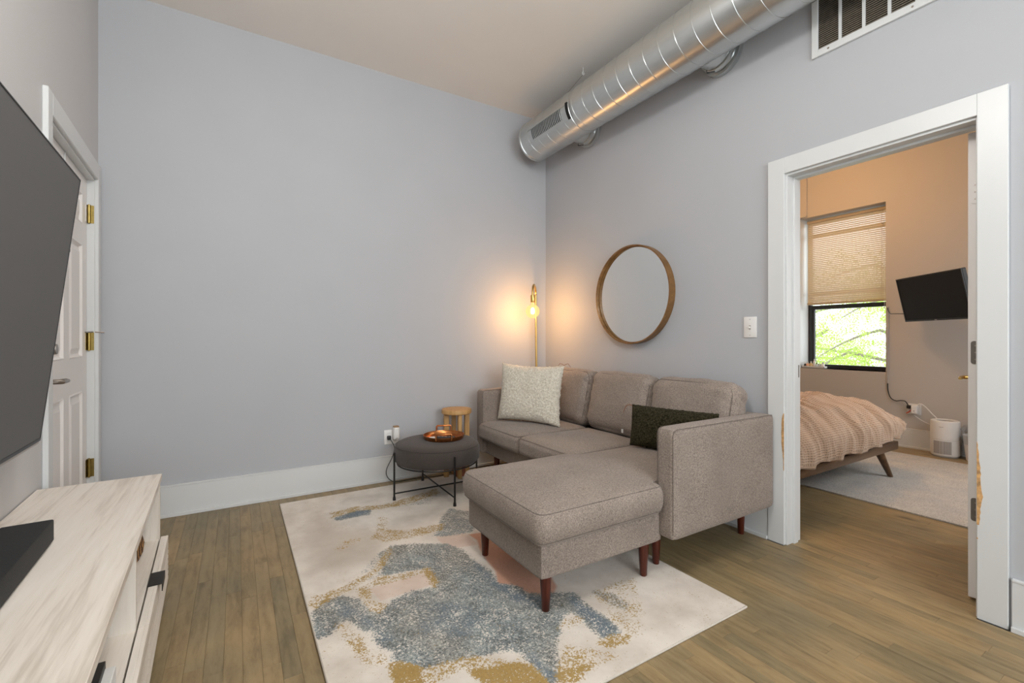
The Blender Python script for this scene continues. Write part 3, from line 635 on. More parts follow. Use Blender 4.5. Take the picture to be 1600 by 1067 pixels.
# ------------------------------------------------------------------ rug
RUG={'B':[(0.8,[0.652,2.405,0.724,2.461,0.841,2.410,0.994,2.317,1.032,2.204,1.031,2.062,1.054,1.946,1.032,1.819,1.095,1.766,1.109,1.687,1.156,1.639,1.221,1.618,1.283,1.580,1.275,1.519,1.272,1.421,1.276,1.338,1.267,1.280,1.231,1.267,1.195,1.293,1.197,1.354,1.207,1.438,1.202,1.500,1.139,1.479,1.056,1.399,1.001,1.353,0.959,1.271,0.917,1.190,0.868,1.231,0.888,1.314,0.895,1.381,0.847,1.428,0.784,1.448,0.673,1.463,0.593,1.486,0.542,1.492,0.505,1.540,0.472,1.585,0.499,1.622,0.469,1.668,0.456,1.724,0.456,1.764,0.420,1.828,0.387,1.914,0.358,1.910,0.309,1.854,0.257,1.856,0.270,2.009,0.315,2.104,0.393,2.096,0.454,2.032,0.474,1.908,0.524,1.889,0.584,1.940,0.672,1.967,0.777,1.945,0.805,2.017,0.804,2.131,0.724,2.163,0.613,2.182]),(0.45,[0.613,2.182,0.652,2.405,0.581,2.337,0.473,2.174,0.538,2.165]),(0.7,[1.376,1.537,1.436,1.487,1.429,1.399,1.392,1.372,1.369,1.436]),(0.75,[0.984,2.464,1.118,2.676,1.218,2.789,1.297,2.681,1.251,2.462,1.183,2.404,1.042,2.428]),(0.45,[0.763,3.067,0.965,3.071,1.118,3.080,1.285,3.160,1.140,2.964,0.948,3.017]),(0.9,[0.532,3.033,0.673,3.092,0.760,3.057,0.723,2.984,0.543,2.993]),],
'S':[(0.9,[1.276,1.571,1.286,1.437,1.267,1.280,1.193,1.291,1.209,1.459,1.234,1.570]),(0.7,[1.060,2.156,1.052,1.883,1.100,1.748,1.140,1.640,1.214,1.609,1.104,1.523,1.021,1.623,1.002,1.794,1.005,2.043]),(0.7,[0.922,1.364,0.930,1.208,0.912,1.193,0.872,1.228,0.887,1.350]),(0.6,[0.306,2.084,0.390,2.084,0.469,1.935,0.500,1.779,0.528,1.680,0.452,1.688,0.414,1.853,0.345,1.963]),(0.5,[0.599,1.905,0.834,1.813,0.885,1.634,0.758,1.540,0.605,1.633]),(0.9,[0.532,3.033,0.673,3.092,0.760,3.057,0.723,2.984,0.543,2.993]),(0.4,[0.984,2.464,1.118,2.676,1.218,2.789,1.297,2.681,1.251,2.462,1.183,2.404,1.042,2.428]),],
'G':[(0.68,[0.526,3.122,0.688,3.163,0.848,3.091,1.028,3.134,1.286,3.221,1.270,3.124,1.018,3.039,0.833,3.037,0.674,3.097,0.521,3.051]),(0.58,[0.669,2.624,0.731,2.728,0.854,2.604,1.082,2.590,1.041,2.515,0.843,2.518,0.713,2.539]),(0.42,[0.773,2.886,0.805,2.866,0.744,2.648,0.707,2.670]),(0.48,[0.461,2.580,0.520,2.649,0.594,2.656,0.565,2.599,0.479,2.557]),(0.58,[0.268,2.107,0.291,2.145,0.379,2.159,0.461,2.182,0.591,2.261,0.656,2.364,0.705,2.452,0.704,2.404,0.631,2.271,0.548,2.205,0.453,2.143,0.357,2.104,0.279,2.063]),(0.6,[0.517,2.133,0.581,2.170,0.670,2.131,0.790,2.133,0.796,2.110,0.659,2.097,0.550,2.104]),(0.8,[0.792,2.132,0.807,2.130,0.798,1.991,0.775,1.961]),(0.58,[0.476,2.115,0.517,2.133,0.496,1.994,0.536,1.931,0.506,1.888,0.480,1.928,0.471,2.048]),(0.52,[0.349,1.893,0.377,1.865,0.404,1.756,0.398,1.684,0.453,1.614,0.436,1.590,0.379,1.625,0.373,1.717,0.356,1.815]),(0.95,[0.459,1.568,0.489,1.557,0.537,1.495,0.526,1.428,0.513,1.360,0.449,1.399,0.457,1.470]),(0.58,[0.548,1.480,0.631,1.471,0.715,1.454,0.809,1.363,0.745,1.376,0.661,1.436,0.587,1.417,0.545,1.417]),(0.95,[0.708,1.328,0.684,1.390,0.742,1.370,0.844,1.341,0.868,1.302,0.872,1.228,0.845,1.215,0.739,1.264]),(0.8,[0.912,1.193,0.951,1.243,1.003,1.211,1.066,1.206,0.985,1.174,0.952,1.179]),(0.52,[0.973,1.263,1.033,1.315,1.070,1.292,1.125,1.240,1.154,1.195,1.056,1.195]),(0.75,[1.167,1.271,1.229,1.273,1.288,1.246,1.243,1.225,1.174,1.247]),(0.37,[1.376,1.537,1.606,1.544,1.500,1.407,1.361,1.254,1.293,1.244,1.303,1.333,1.347,1.449]),(0.52,[1.087,1.421,1.136,1.446,1.200,1.430,1.165,1.406]),],
'P':[(1,[1.176,2.206,1.246,2.197,1.292,2.053,1.301,1.795,1.258,1.666,1.210,1.625,1.140,1.640,1.112,1.693,1.098,1.770,1.035,1.826,1.081,1.929,1.097,2.058,1.124,2.176]),(1,[1.150,2.377,1.272,2.349,1.227,2.196,1.124,2.176,1.159,2.281]),(0.4,[0.973,2.448,1.147,2.411,1.141,2.227,0.973,2.268]),(0.35,[0.511,2.099,0.777,2.098,0.786,1.977,0.534,1.970]),],
'K':[(0.6,[0.329,2.765,0.312,2.398,0.435,2.323,0.628,2.344,0.729,2.657,0.530,2.827,0.451,3.197]),(0.35,[0.792,2.820,1.171,2.881,1.078,2.700,0.776,2.701]),],
}
def make_rug():
    x0, x1, y0, y1, h = 0.258, 1.855, 1.125, 3.49, 0.012; nx, ny = 270, 400
    X, Y = np.meshgrid(np.linspace(x0, x1, nx), np.linspace(y0, y1, ny)); P = np.stack([X.ravel(), Y.ravel()], 1)
    def sd(poly):
        p = np.array(poly).reshape(-1, 2); q = np.roll(p, -1, 0); d = np.full(len(P), 9.0); ins = np.zeros(len(P), bool)
        for a, b in zip(p, q):
            e = b - a; L = (e @ e) + 1e-12; t = np.clip(((P - a) @ e) / L, 0, 1); d = np.minimum(d, np.hypot(*(P - a - t[:, None] * e).T))
            c = ((a[1] > P[:, 1]) != (b[1] > P[:, 1])); xx = (b[0] - a[0]) * (P[:, 1] - a[1]) / (b[1] - a[1] + 1e-12) + a[0]; ins ^= c & (P[:, 0] < xx)
        return np.where(ins, -d, d)
    me = bpy.data.meshes.new('abstract_rug')
    Z = np.full(nx * ny, h); V = np.column_stack([P, Z])
    idx = np.arange(nx * ny).reshape(ny, nx); F = np.stack([idx[:-1, :-1], idx[:-1, 1:], idx[1:, 1:], idx[1:, :-1]], -1).reshape(-1, 4)
    per = np.concatenate([idx[0, :], idx[1:, -1], idx[-1, -2::-1], idx[-2:0:-1, 0]]); base = len(V)
    V = np.vstack([V, np.column_stack([P[per], np.full(len(per), 0.0005)])]); m = len(per)
    k = np.arange(m); S2 = np.stack([per[k], base + k, base + (k + 1) % m, per[(k + 1) % m]], -1)
    F = np.vstack([F, S2]); c = np.array([1.05, 2.3, 0.0])
    me.from_pydata((V - c).tolist(), [], F.tolist()); me.update()
    for ch in 'BSGPK':
        w = np.zeros(len(P)); soft = {'B': 0.05, 'S': 0.08, 'G': 0.035, 'P': 0.02, 'K': 0.15}[ch]; core = {'B': 0.008, 'S': 0.0, 'G': 0.004, 'P': 0.0, 'K': 0.0}[ch]
        for wt, poly in RUG[ch]:
            s = np.clip((1.0 if ch in 'BG' else 0.5) - (sd(poly) + core) / soft, 0, 1); w = np.maximum(w, wt * s * s * (3 - 2 * s))
        at = me.attributes.new(ch, 'FLOAT', 'POINT'); at.data.foreach_set('value', np.concatenate([w, w[per]]).astype(np.float32))
    me.materials.append(MATS['rug_pile']); o = bpy.data.objects.new('abstract_rug', me); COL.objects.link(o); o.location = c; OFF[o.name] = Vector(c)
    finish(o, 'cream abstract rug with slate blue, mustard and peach blotches under the ottoman', 'rug')
    loop = [(x0, y0), (x1, y0), (x1, y1), (x0, y1)]
    mesh('bound_edge', tube([(x, y, 0.0065) for x, y in loop], 0.006, 8, closed=True), 'rug_binding', o)
make_rug()

# ------------------------------------------------------------------ sectional sofa
sf = thing('sectional_sofa', (2.2, 2.4, 0), 'grey-taupe fabric sectional sofa with chaise ottoman on dark red wooden legs', 'sofa')
AX0, AX1 = 1.737, 2.592
for y0, y1 in ((1.405, 1.505), (3.314, 3.420)):
    a = mesh('arm', cushion(((AX0 + AX1) / 2, (y0 + y1) / 2, 0.4625), (AX1 - AX0, y1 - y0, 0.525), 0.020, (0, 0.004, 0.004), 16, wr=0.0015, seed=3), 'sofa_fabric', sf)
    for yy in (y0 + 0.004, y1 - 0.004):
        mesh('seam', tube([(AX0 + 0.004, yy, 0.23), (AX0 + 0.003, yy, 0.695), (AX0 + 0.012, yy, 0.714), (AX0 + 0.03, yy, 0.7215), (AX1 - 0.02, yy, 0.7215)], 0.0016, 6), 'sofa_seam', a)
mesh('base_rail', cushion((2.17, 2.41, 0.265), (0.80, 1.83, 0.14), 0.012, n=10), 'sofa_fabric', sf)
mesh('back_frame', cushion((2.535, 2.41, 0.46), (0.115, 1.83, 0.53), 0.025, n=12), 'sofa_fabric', sf)
def seam_loop(par, pts): mesh('seam', tube(pts, 0.0017, 6, closed=True), 'sofa_seam', par)
SY = [1.507, 2.108, 2.710, 3.312]
for i, (y0, y1) in enumerate(((2.710, 3.327), (2.111, 2.708))):
    x0, x1 = 1.690, 2.36; cz, hz = 0.395, 0.135
    s = mesh('seat_cushion', cushion(((x0 + x1) / 2, (y0 + y1) / 2, cz), (x1 - x0, y1 - y0, hz), 0.045, (0.012, 0.004, 0.018), 22, wr=0.004, seed=20 + i, wscale=6), 'sofa_fabric', sf)
    for zz in (cz + hz / 2 - 0.010, cz - hz / 2 + 0.014):
        q = rrect((x1 - x0) / 2 - 0.006, (y1 - y0) / 2 - 0.006, 0.045); seam_loop(s, [((x0 + x1) / 2 + a, (y0 + y1) / 2 + b, zz) for a, b in q])
# chaise cushion: L-shaped outline, remeshed from two soft blocks
def l_cushion():
    pts = []
    out = [(1.012, 1.452), (1.722, 1.452), (1.722, 1.515), (2.36, 1.515), (2.36, 2.105), (1.75, 2.108), (1.70, 2.165), (1.012, 2.165)]
    rad = [0.055, 0.035, 0.02, 0.03, 0.03, 0.04, 0.05, 0.055]
    res = []; n = len(out)
    for i in range(n):
        p, a, b = Vector(out[i]), Vector(out[i - 1]), Vector(out[(i + 1) % n]); da, db = (a - p), (b - p)
        r = min(rad[i], da.length * 0.45, db.length * 0.45); da.normalize(); db.normalize()
        for k in range(7):
            t = k / 6; res.append((p + da * r) * (1 - t) ** 2 + p * 2 * t * (1 - t) + (p + db * r) * t * t)
    P = np.array([(v.x, v.y) for v in res]); nx, ny = 150, 100
    gx = np.linspace(1.0, 2.37, nx); gy = np.linspace(1.44, 2.18, ny); X, Y = np.meshgrid(gx, gy); Q = np.stack([X.ravel(), Y.ravel()], 1)
    d = np.full(len(Q), 9.0); ins = np.zeros(len(Q), bool)
    for a, b in zip(P, np.roll(P, -1, 0)):
        e = b - a; t = np.clip(((Q - a) @ e) / (e @ e + 1e-12), 0, 1); d = np.minimum(d, np.hypot(*(Q - a - t[:, None] * e).T))
        c = ((a[1] > Q[:, 1]) != (b[1] > Q[:, 1])); ins ^= c & (Q[:, 0] < (b[0] - a[0]) * (Q[:, 1] - a[1]) / (b[1] - a[1] + 1e-12) + a[0])
    return res, P
def l_cushion_mesh():
    res, P = l_cushion()
    # rings following the outline: side profile bulges, the top is crowned; the inside is filled by a fine grid of inset rings
    base = [Vector((a, b, 0)) for a, b in P]; n = len(base); bm = bmesh.new()
    nor = []
    for i in range(n):
        t = (base[(i + 1) % n] - base[i - 1]).normalized(); nor.append(Vector((t.y, -t.x, 0)))
    prof = [(-0.028, 0.322), (-0.010, 0.324), (0.0, 0.336), (0.010, 0.365), (0.013, 0.395), (0.010, 0.425), (0.001, 0.447), (-0.010, 0.456)]
    rings = []
    for off, z in prof: rings.append([bm.verts.new(base[i] + nor[i] * off + Vector((0, 0, z))) for i in range(n)])
    for A, B in zip(rings, rings[1:]):
        for k in range(n): bm.faces.new((A[k], A[(k + 1) % n], B[(k + 1) % n], B[k]))
    bm.faces.new(rings[0][::-1]); top = bm.faces.new(rings[-1])
    # fine top: cut the top polygon by a grid of planes
    for i in range(1, 26):
        x = 1.0 + 1.37 * i / 26; g = [f for f in bm.faces if f.normal.z > 0.9 or abs(f.normal.z) > 0.5 and f.calc_center_median().z > 0.45]
        es = {e for f in g for e in f.edges}; vs = {v for f in g for v in f.verts}
        bmesh.ops.bisect_plane(bm, geom=list(g) + list(es) + list(vs), plane_co=(x, 0, 0), plane_no=(1, 0, 0))
    for i in range(1, 16):
        y = 1.44 + 0.74 * i / 16; bm.normal_update(); g = [f for f in bm.faces if f.calc_center_median().z > 0.4555]
        es = {e for f in g for e in f.edges}; vs = {v for f in g for v in f.verts}
        bmesh.ops.bisect_plane(bm, geom=list(g) + list(es) + list(vs), plane_co=(0, y, 0), plane_no=(0, 1, 0))
    bm.verts.ensure_lookup_table()
    Q = np.array([v.co[:] for v in bm.verts])[:, :2]; d = np.full(len(Q), 9.0)
    for a, b in zip(P, np.roll(P, -1, 0)):
        e = b - a; t = np.clip(((Q - a) @ e) / (e @ e + 1e-12), 0, 1); d = np.minimum(d, np.hypot(*(Q - a - t[:, None] * e).T))
    for v, dd in zip(bm.verts, d):
        if v.co.z > 0.4555:
            t = min(1, dd / 0.27); v.co.z += 0.026 * (1 - (1 - t) ** 2) + 0.003 * mn.noise(Vector((v.co.x * 6, v.co.y * 6, 2.0))) * min(1, dd / 0.05)
        elif v.co.z > 0.33:
            nn = mn.noise(Vector((v.co.x * 9, v.co.y * 9, v.co.z * 12))); v.co += Vector((nn, nn * 0.7, 0)) * 0.003
    return bm, P
bm = l_cushion_mesh() [0]
ch = mesh('chaise_cushion', bm, 'sofa_fabric', sf, angle=50)
res, P = l_cushion()
for zz, o_ in ((0.452, -0.004), (0.338, 0.001)):
    c0 = Vector((1.6, 1.8, 0)); pp = [Vector((a, b, 0)) for a, b in P]; n = len(pp); q = []
    for i in range(n):
        t = (pp[(i + 1) % n] - pp[i - 1]).normalized(); q.append(pp[i] + Vector((t.y, -t.x, 0)) * o_ + Vector((0, 0, zz)))
    seam_loop(ch, q)
# three back cushions leaning on the back frame
R = Matrix.Rotation(math.radians(13), 3, 'Y')
for i in range(3):
    y0, y1 = SY[i] + 0.004, SY[i + 1] - 0.004; yc = (y0 + y1) / 2
    if i == 2: y1 -= 0.02
    c = Vector((2.425, yc, 0.675)); sx, sy, sz = 0.185, y1 - y0 + 0.012, 0.44
    b = mesh('back_cushion', cushion(c, (sx, sy, sz), 0.075, (0.024, 0.004, 0.010), 34, rot=R, wr=0.0022, seed=40 + i, wscale=8, edgew=2.0), 'sofa_fabric', sf)
    q = rrect(sy / 2 - 0.022, sz / 2 - 0.022, 0.06); seam_loop(b, [c + R @ Vector((-sx / 2 + 0.0215, a, z)) for a, z in q])
# ottoman base and legs
ob = mesh('ottoman_base', cushion((1.400, 1.822, 0.245), (0.715, 0.672, 0.148), 0.018, (0.003, 0.003, 0), 14), 'sofa_fabric', sf)
for x, y in ((1.7555, 1.49), (1.0475, 1.49), (1.0475, 2.152)): mesh('seam', tube([(x - 0.004 if x > 1.5 else x + 0.004, y + 0.004 if y < 1.8 else y - 0.004, 0.185), (x - 0.004 if x > 1.5 else x + 0.004, y + 0.004 if y < 1.8 else y - 0.004, 0.305)], 0.002, 6), 'sofa_seam', ob)
def leg(x, y, z0, zt, sx=0.0, sy=0.0, r0=0.0165, r1=0.026):
    return tube([(x + sx * 0.02, y + sy * 0.02, z0), (x + sx * 0.02, y + sy * 0.02, z0 + 0.002), (x, y, zt)], [r0 * 0.92, r0, r1], 20)
for x, y in ((1.106, 1.543), (1.118, 2.105), (1.672, 1.527), (1.68, 2.105)): mesh('leg', leg(x, y, 0.0125, 0.178), 'mahogany', sf)
for x, y, z in ((1.815, 1.575, 0.0125), (2.545, 1.575, 0.0), (1.835, 3.25, 0.0125 if 3.25 < 3.49 and 1.835 < 1.84 else 0), (2.50, 3.25, 0.0)): mesh('leg', leg(x, y, z, 0.203), 'mahogany', sf)
mesh('care_label', box((2.258, 2.245, 0.505), (2.262, 2.260, 0.53)), 'paper_white', sf, smooth=False)

# scatter cushions
bm, mid, xa, up, nf = pillow((1.860, 3.285, 0.478), (2.115, 2.760, 0.470), 0.475, math.radians(9), 0.17, n=72, fuzz=0.006, pinch=0.085, seed=3)
pc = mesh('scatter_cushion', bm, 'cream_boucle', None, angle=None, loc=mid); finish(pc, 'square cream boucle cushion leaning in the far corner of the sofa', 'cushion')
tr = mid + xa * 0.285 + up * 0.235
for sg in (-1, 1): mesh('leather_tie', tube([tr + Vector((0.02, 0.02, 0.0)), tr + Vector((0.02, 0.02, 0.012)) + xa * 0.012 * sg, tr + Vector((0.02, 0.02, 0.018)) + xa * 0.035 * sg, tr + Vector((0.02, 0.02, -0.012)) + xa * 0.06 * sg], [0.0025, 0.0022, 0.002, 0.0012], 6), 'leather_tan', pc)
bm, mid, xa, up, nf = pillow((2.115, 2.045, 0.482), (2.245, 1.525, 0.482), 0.255, math.radians(7), 0.12, n=64, fuzz=0.004, pinch=0.03, seed=9)
pg = mesh('lumbar_cushion', bm, 'green_boucle', None, angle=None, loc=mid); finish(pg, 'long dark olive green boucle lumbar cushion behind the near sofa arm', 'cushion')
tl = mid - xa * 0.262 + up * 0.117
mesh('leather_tie', tube([tl, tl - xa * 0.02 + Vector((0, 0, 0.006)), tl - xa * 0.045 + Vector((0, 0, -0.002)), tl - xa * 0.062 + Vector((0, 0, -0.03)), tl - xa * 0.066 + Vector((0, 0, -0.052))], [0.0028, 0.0026, 0.0024, 0.002, 0.001], 6), 'leather_tan', pg)

# ------------------------------------------------------------------ round pouf on black wire legs
PX, PY = 1.271, 3.146; RZ = 0.0125
pf = thing('pouf_table', (PX, PY, RZ), 'round charcoal fabric pouf on black metal wire legs', 'pouf')
prof = [(0.02, 0.252), (0.27, 0.252), (0.295, 0.258), (0.309, 0.275), (0.313, 0.32), (0.311, 0.355), (0.300, 0.379), (0.280, 0.393), (0.24, 0.402), (0.15, 0.408), (0.03, 0.410)]
mesh('cushion', lathe(prof, (PX, PY, 0), 56), 'pouf_fabric', pf)
mesh('piping', tube([(PX + 0.302 * math.cos(a), PY + 0.302 * math.sin(a), 0.379) for a in np.linspace(0, 2 * math.pi, 56, endpoint=False)], 0.0022, 6, closed=True), 'pouf_fabric', pf)
mesh('ring_frame', tube([(PX + 0.290 * math.cos(a), PY + 0.290 * math.sin(a), 0.248) for a in np.linspace(0, 2 * math.pi, 48, endpoint=False)], 0.005, 8, closed=True), 'black_metal', pf)
la = math.radians(180)
for k in range(4):
    a = math.radians(180.2 + 90 * k - 1); x, y = PX + 0.322 * math.cos(a), PY + 0.322 * math.sin(a)
    lg = mesh('leg', tube([(x, y, RZ + 0.012), (x, y, 0.345)], 0.0068, 12), 'black_metal', pf)
    mesh('foot', lathe([(0.011, 0), (0.0105, 0.012), (0.008, 0.026)], (x, y, RZ), 14), 'black_metal', lg)
for k in range(2):
    a = math.radians(179.2 + 90 * k); dx, dy = 0.322 * math.cos(a), 0.322 * math.sin(a); mesh('cross_brace', tube([(PX + dx, PY + dy, 0.058 + 0.010 * k), (PX - dx, PY - dy, 0.058 + 0.010 * k)], 0.005, 10), 'black_metal', pf)

# copper tray on the pouf
TX, TY, TZ = 1.317, 3.135, 0.4105
ty = thing('serving_tray', (TX, TY, TZ), 'round copper serving tray with two square handles on the charcoal pouf', 'tray')
mesh('dish', lathe([(0.01, 0.0), (0.140, 0.0), (0.149, 0.012), (0.151, 0.030), (0.147, 0.030), (0.144, 0.014), (0.136, 0.006), (0.01, 0.005)], (TX, TY, TZ), 48), 'copper', ty)
vd = Vector((TX, TY, 0)).normalized(); pd = Vector((vd.y, -vd.x, 0))
for sg, zz in ((1, 0.030), (-1, 0.022)):
    c = Vector((TX, TY, TZ)) + vd * 0.147 * sg
    pts = [c - pd * 0.055 + Vector((0, 0, 0.012)), c - pd * 0.055 + Vector((0, 0, zz + 0.030)), c - pd * 0.050 + Vector((0, 0, zz + 0.036)), c + pd * 0.050 + Vector((0, 0, zz + 0.036)), c + pd * 0.055 + Vector((0, 0, zz + 0.030)), c + pd * 0.055 + Vector((0, 0, 0.012))]
    mesh('handle', tube(pts, 0.006, 10), 'copper', ty)
rm = mesh('remote_control', box((-0.07, -0.02, 0), (0.07, 0.02, 0.016), 0.004, 2), 'black_plastic', None, loc=(0, 0, 0)); rm.location = (TX - 0.01, TY - 0.05, TZ + 0.0065); rm.rotation_euler = (0, 0, -0.45)
finish(rm, 'black remote control lying in the copper tray', 'remote')
for k in range(4):
    b = mesh('button', lathe([(0.0045, 0.016), (0.004, 0.0175)], (-0.045 + 0.025 * k, 0, 0), 10), 'grey_plastic', None); b.parent = rm
cs = mesh('coaster', lathe([(0.005, 0), (0.030, 0), (0.032, 0.004), (0.030, 0.008), (0.005, 0.008)], (TX - 0.085, TY + 0.0, TZ + 0.0065), 28), 'paper_white', None, loc=(TX - 0.085, TY, TZ + 0.0065)); finish(cs, 'small pale coaster at the left of the copper tray', 'coaster')

# ------------------------------------------------------------------ light oak stool behind the pouf
SX, SYy = 1.563, 3.448
st = thing('round_stool', (SX, SYy, 0), 'light oak round stool against the back wall beside the sofa arm', 'stool')
mesh('seat', lathe([(0.02, 0.532), (0.120, 0.532), (0.124, 0.537), (0.124, 0.564), (0.121, 0.569), (0.115, 0.570), (0.02, 0.570)], (SX, SYy, 0), 48), 'oak_light', st)
vdir = math.atan2(SYy, SX)
for k in range(4):
    a = vdir + math.pi + 0.28 + k * math.pi / 2; x, y = SX + 0.088 * math.cos(a), SYy + 0.088 * math.sin(a)
    bm = box((-0.020, -0.015, 0), (0.020, 0.015, 0.533), 0.003, 1); bmesh.ops.transform(bm, matrix=Matrix.Translation((x, y, 0.013 if y < 3.49 else 0.0)) @ Matrix.Rotation(a, 4, 'Z') @ Matrix.Diagonal((1, 1, (0.533 - (0.013 if y < 3.49 else 0)) / 0.533, 1)), verts=bm.verts); mesh('leg', bm, 'oak_light', st)
bx = thing('gift_box', (1.60, 3.42, 0.013), 'small red-brown box with a white sheet on it under the oak stool', 'box')
mesh('carton', box((1.545, 3.395, 0.013), (1.62, 3.485, 0.10), 0.002, 1), 'red_box', bx, smooth=False)
mesh('paper_sheet', box((1.55, 3.40, 0.1005), (1.615, 3.48, 0.106), 0.001, 1), 'paper_white', bx, smooth=False)
mesh('dark_clasp', box((1.566, 3.3935, 0.045), (1.59, 3.3955, 0.075), 0.001, 1), 'black_plastic', bx, smooth=False)

# ------------------------------------------------------------------ brass floor lamp in the corner
lp = thing('floor_lamp', (2.44, 3.545, 0), 'slim brass floor lamp with bare glowing globe bulb in the room corner', 'lamp')
mesh('base', lathe([(0.02, 0), (0.098, 0), (0.10, 0.006), (0.096, 0.014), (0.02, 0.018)], (2.44, 3.545, 0.0), 40), 'brass', lp)
B = Vector((2.268, 3.363, 1.396)); top = Vector((2.425, 3.545, 1.60)); ce = (B + top) / 2
pts = [(2.44, 3.545, 0.014), (2.433, 3.545, 0.9), Vector((top.x, top.y, 1.56))]
hd = Vector((B.x - top.x, B.y - top.y, 0)); rr = hd.length / 2; hd.normalize()
for k in range(13):
    a = math.pi * k / 12; pts.append(Vector((top.x, top.y, 1.56)) + hd * (rr - rr * math.cos(a)) + Vector((0, 0, rr * 0.72 * math.sin(a))))
pts.append(Vector((B.x, B.y, 1.535)))
mesh('pole', tube(pts, 0.0100, 14), 'brass', lp)
mesh('socket', lathe([(0.008, 0.075), (0.0185, 0.074), (0.0205, 0.068), (0.0205, 0.012), (0.019, 0.008), (0.008, 0.008)], (B.x, B.y, B.z + 0.072), 24), 'brass', lp)
bulb = mesh('globe_bulb', lathe([(0.012, 0.075)] + [(0.0625 * math.cos(t), 0.0625 * math.sin(t)) for t in np.linspace(1.30, -1.5, 22)], (B.x, B.y, B.z), 36), 'bulb_glass', lp)
mesh('filament', lathe([(0.004, 0.03), (0.015, 0.022), (0.019, 0.0), (0.016, -0.022), (0.005, -0.03)], (B.x, B.y, B.z + 0.004), 16), 'filament', bulb)
lamp('globe_bulb_light', 'POINT', B, 29, (1.0, 0.55, 0.24), radius=0.045)

# wall outlet with air freshener and the lamp cord
ou = thing('wall_outlet', (1.075, YB, 0.352), 'white double wall outlet left of the charcoal pouf', 'outlet')
mesh('face_plate', box((1.017, YB - 0.006, 0.294), (1.133, YB, 0.410), 0.003, 2), 'white_plastic', ou)
for x in (1.05, 1.10):
    for z in (0.333, 0.372): mesh('socket', box((x - 0.014, YB - 0.0075, z - 0.014), (x + 0.014, YB - 0.005, z + 0.014), 0.002, 1), 'white_plastic', ou)
af = thing('air_freshener', (1.108, YB - 0.03, 0.38), 'white plug-in air freshener with brown cap in the outlet', 'air freshener')
mesh('body', cushion((1.105, YB - 0.035, 0.385), (0.052, 0.05, 0.105), 0.016, n=8), 'white_plastic', af)
mesh('cap', cushion((1.105, YB - 0.035, 0.438), (0.044, 0.042, 0.012), 0.005, n=5), 'brown_plastic', af)
mesh('dial', lathe([(0.010, 0), (0.010, 0.004), (0.004, 0.005)], (1.105, YB - 0.063, 0.343), 16, 'y'), 'grey_plastic', af)
pc_ = thing('lamp_cord', (1.05, YB - 0.03, 0.35), 'thin black cord hanging from the outlet behind the pouf', 'cord')
mesh('plug', box((1.037, YB - 0.035, 0.333), (1.067, YB - 0.0075, 0.366), 0.006, 2), 'black_plastic', pc_)
cp = [(1.052, YB - 0.034, 0.348), (1.065, YB - 0.05, 0.325), (1.085, YB - 0.058, 0.27), (1.066, YB - 0.06, 0.20), (1.024, YB - 0.062, 0.12), (1.018, YB - 0.066, 0.07), (1.045, YB - 0.075, 0.025), (1.10, YB - 0.082, 0.0045), (1.25, YB - 0.075, 0.004), (1.36, YB - 0.10, 0.004), (1.46, YB - 0.11, 0.004), (1.60, YB - 0.062, 0.004), (1.95, YB - 0.06, 0.004), (2.30, YB - 0.10, 0.004)]
def smooth_path(p, k=8):
    p = [Vector(q) for q in p]; out = []
    for i in range(len(p) - 1):
        a, b, c, d = p[max(i - 1, 0)], p[i], p[i + 1], p[min(i + 2, len(p) - 1)]
        for j in range(k):
            t = j / k; out.append(0.5 * ((2 * b) + (c - a) * t + (2 * a - 5 * b + 4 * c - d) * t * t + (3 * b - a - 3 * c + d) * t ** 3))
    return out + [p[-1]]
mesh('wire', tube(smooth_path(cp), 0.0032, 8), 'black_plastic', pc_)

# ------------------------------------------------------------------ round mirror and switch on the right wall
mr = thing('round_mirror', (XR, 2.507, 1.492), 'round mirror in a thin deep walnut-brown wooden rim', 'mirror')
def ring_x(ro, ri, x0, x1, c, n=72):
    bm = bmesh.new(); rs = []
    for r, x in ((ro, x0), (ro, x1), (ri, x1), (ri, x0)): rs.append([bm.verts.new((x, c[0] + r * math.cos(2 * math.pi * k / n), c[1] + r * math.sin(2 * math.pi * k / n))) for k in range(n)])
    for A, Bq in zip(rs, rs[1:] + rs[:1]):
        for k in range(n): bm.faces.new((A[k], A[(k + 1) % n], Bq[(k + 1) % n], Bq[k]))
    return bm
mc = (2.478, 1.488)
mesh('rim', ring_x(0.378, 0.369, XR - 0.060, XR - 0.002, mc), 'mirror_wood', mr)
mesh('rim_liner', ring_x(0.369, 0.362, XR - 0.034, XR - 0.028, mc), 'mirror_wood', mr)
mesh('glass', lathe([(0.001, 0), (0.369, 0), (0.369, 0.004), (0.001, 0.004)], (XR - 0.030, *mc), 72, 'x'), 'mirror_glass', mr, angle=20)
mesh('backing', lathe([(0.001, 0), (0.368, 0), (0.368, 0.02), (0.001, 0.02)], (XR - 0.0245, *mc), 72, 'x'), 'mirror_wood', mr, angle=20)
sw = thing('light_switch', (XR, 1.56, 1.22), 'white wall plate with a small toggle between mirror and doorway', 'switch')
mesh('face_plate', box((XR - 0.007, 1.521, 1.157), (XR, 1.600, 1.281), 0.003, 2), 'white_plastic', sw)
mesh('toggle_slot', box((XR - 0.008, 1.555, 1.205), (XR - 0.0065, 1.567, 1.231), 0.0005, 1), 'grey_plastic', sw, smooth=False)
mesh('toggle', box((XR - 0.020, 1.557, 1.213), (XR - 0.0065, 1.565, 1.223), 0.001, 1), 'white_plastic', sw, smooth=False)
for z in (1.172, 1.266): mesh('screw', lathe([(0.003, 0), (0.0025, -0.001)], (XR - 0.007, 1.561, z), 10, 'x'), 'grey_plastic', sw)

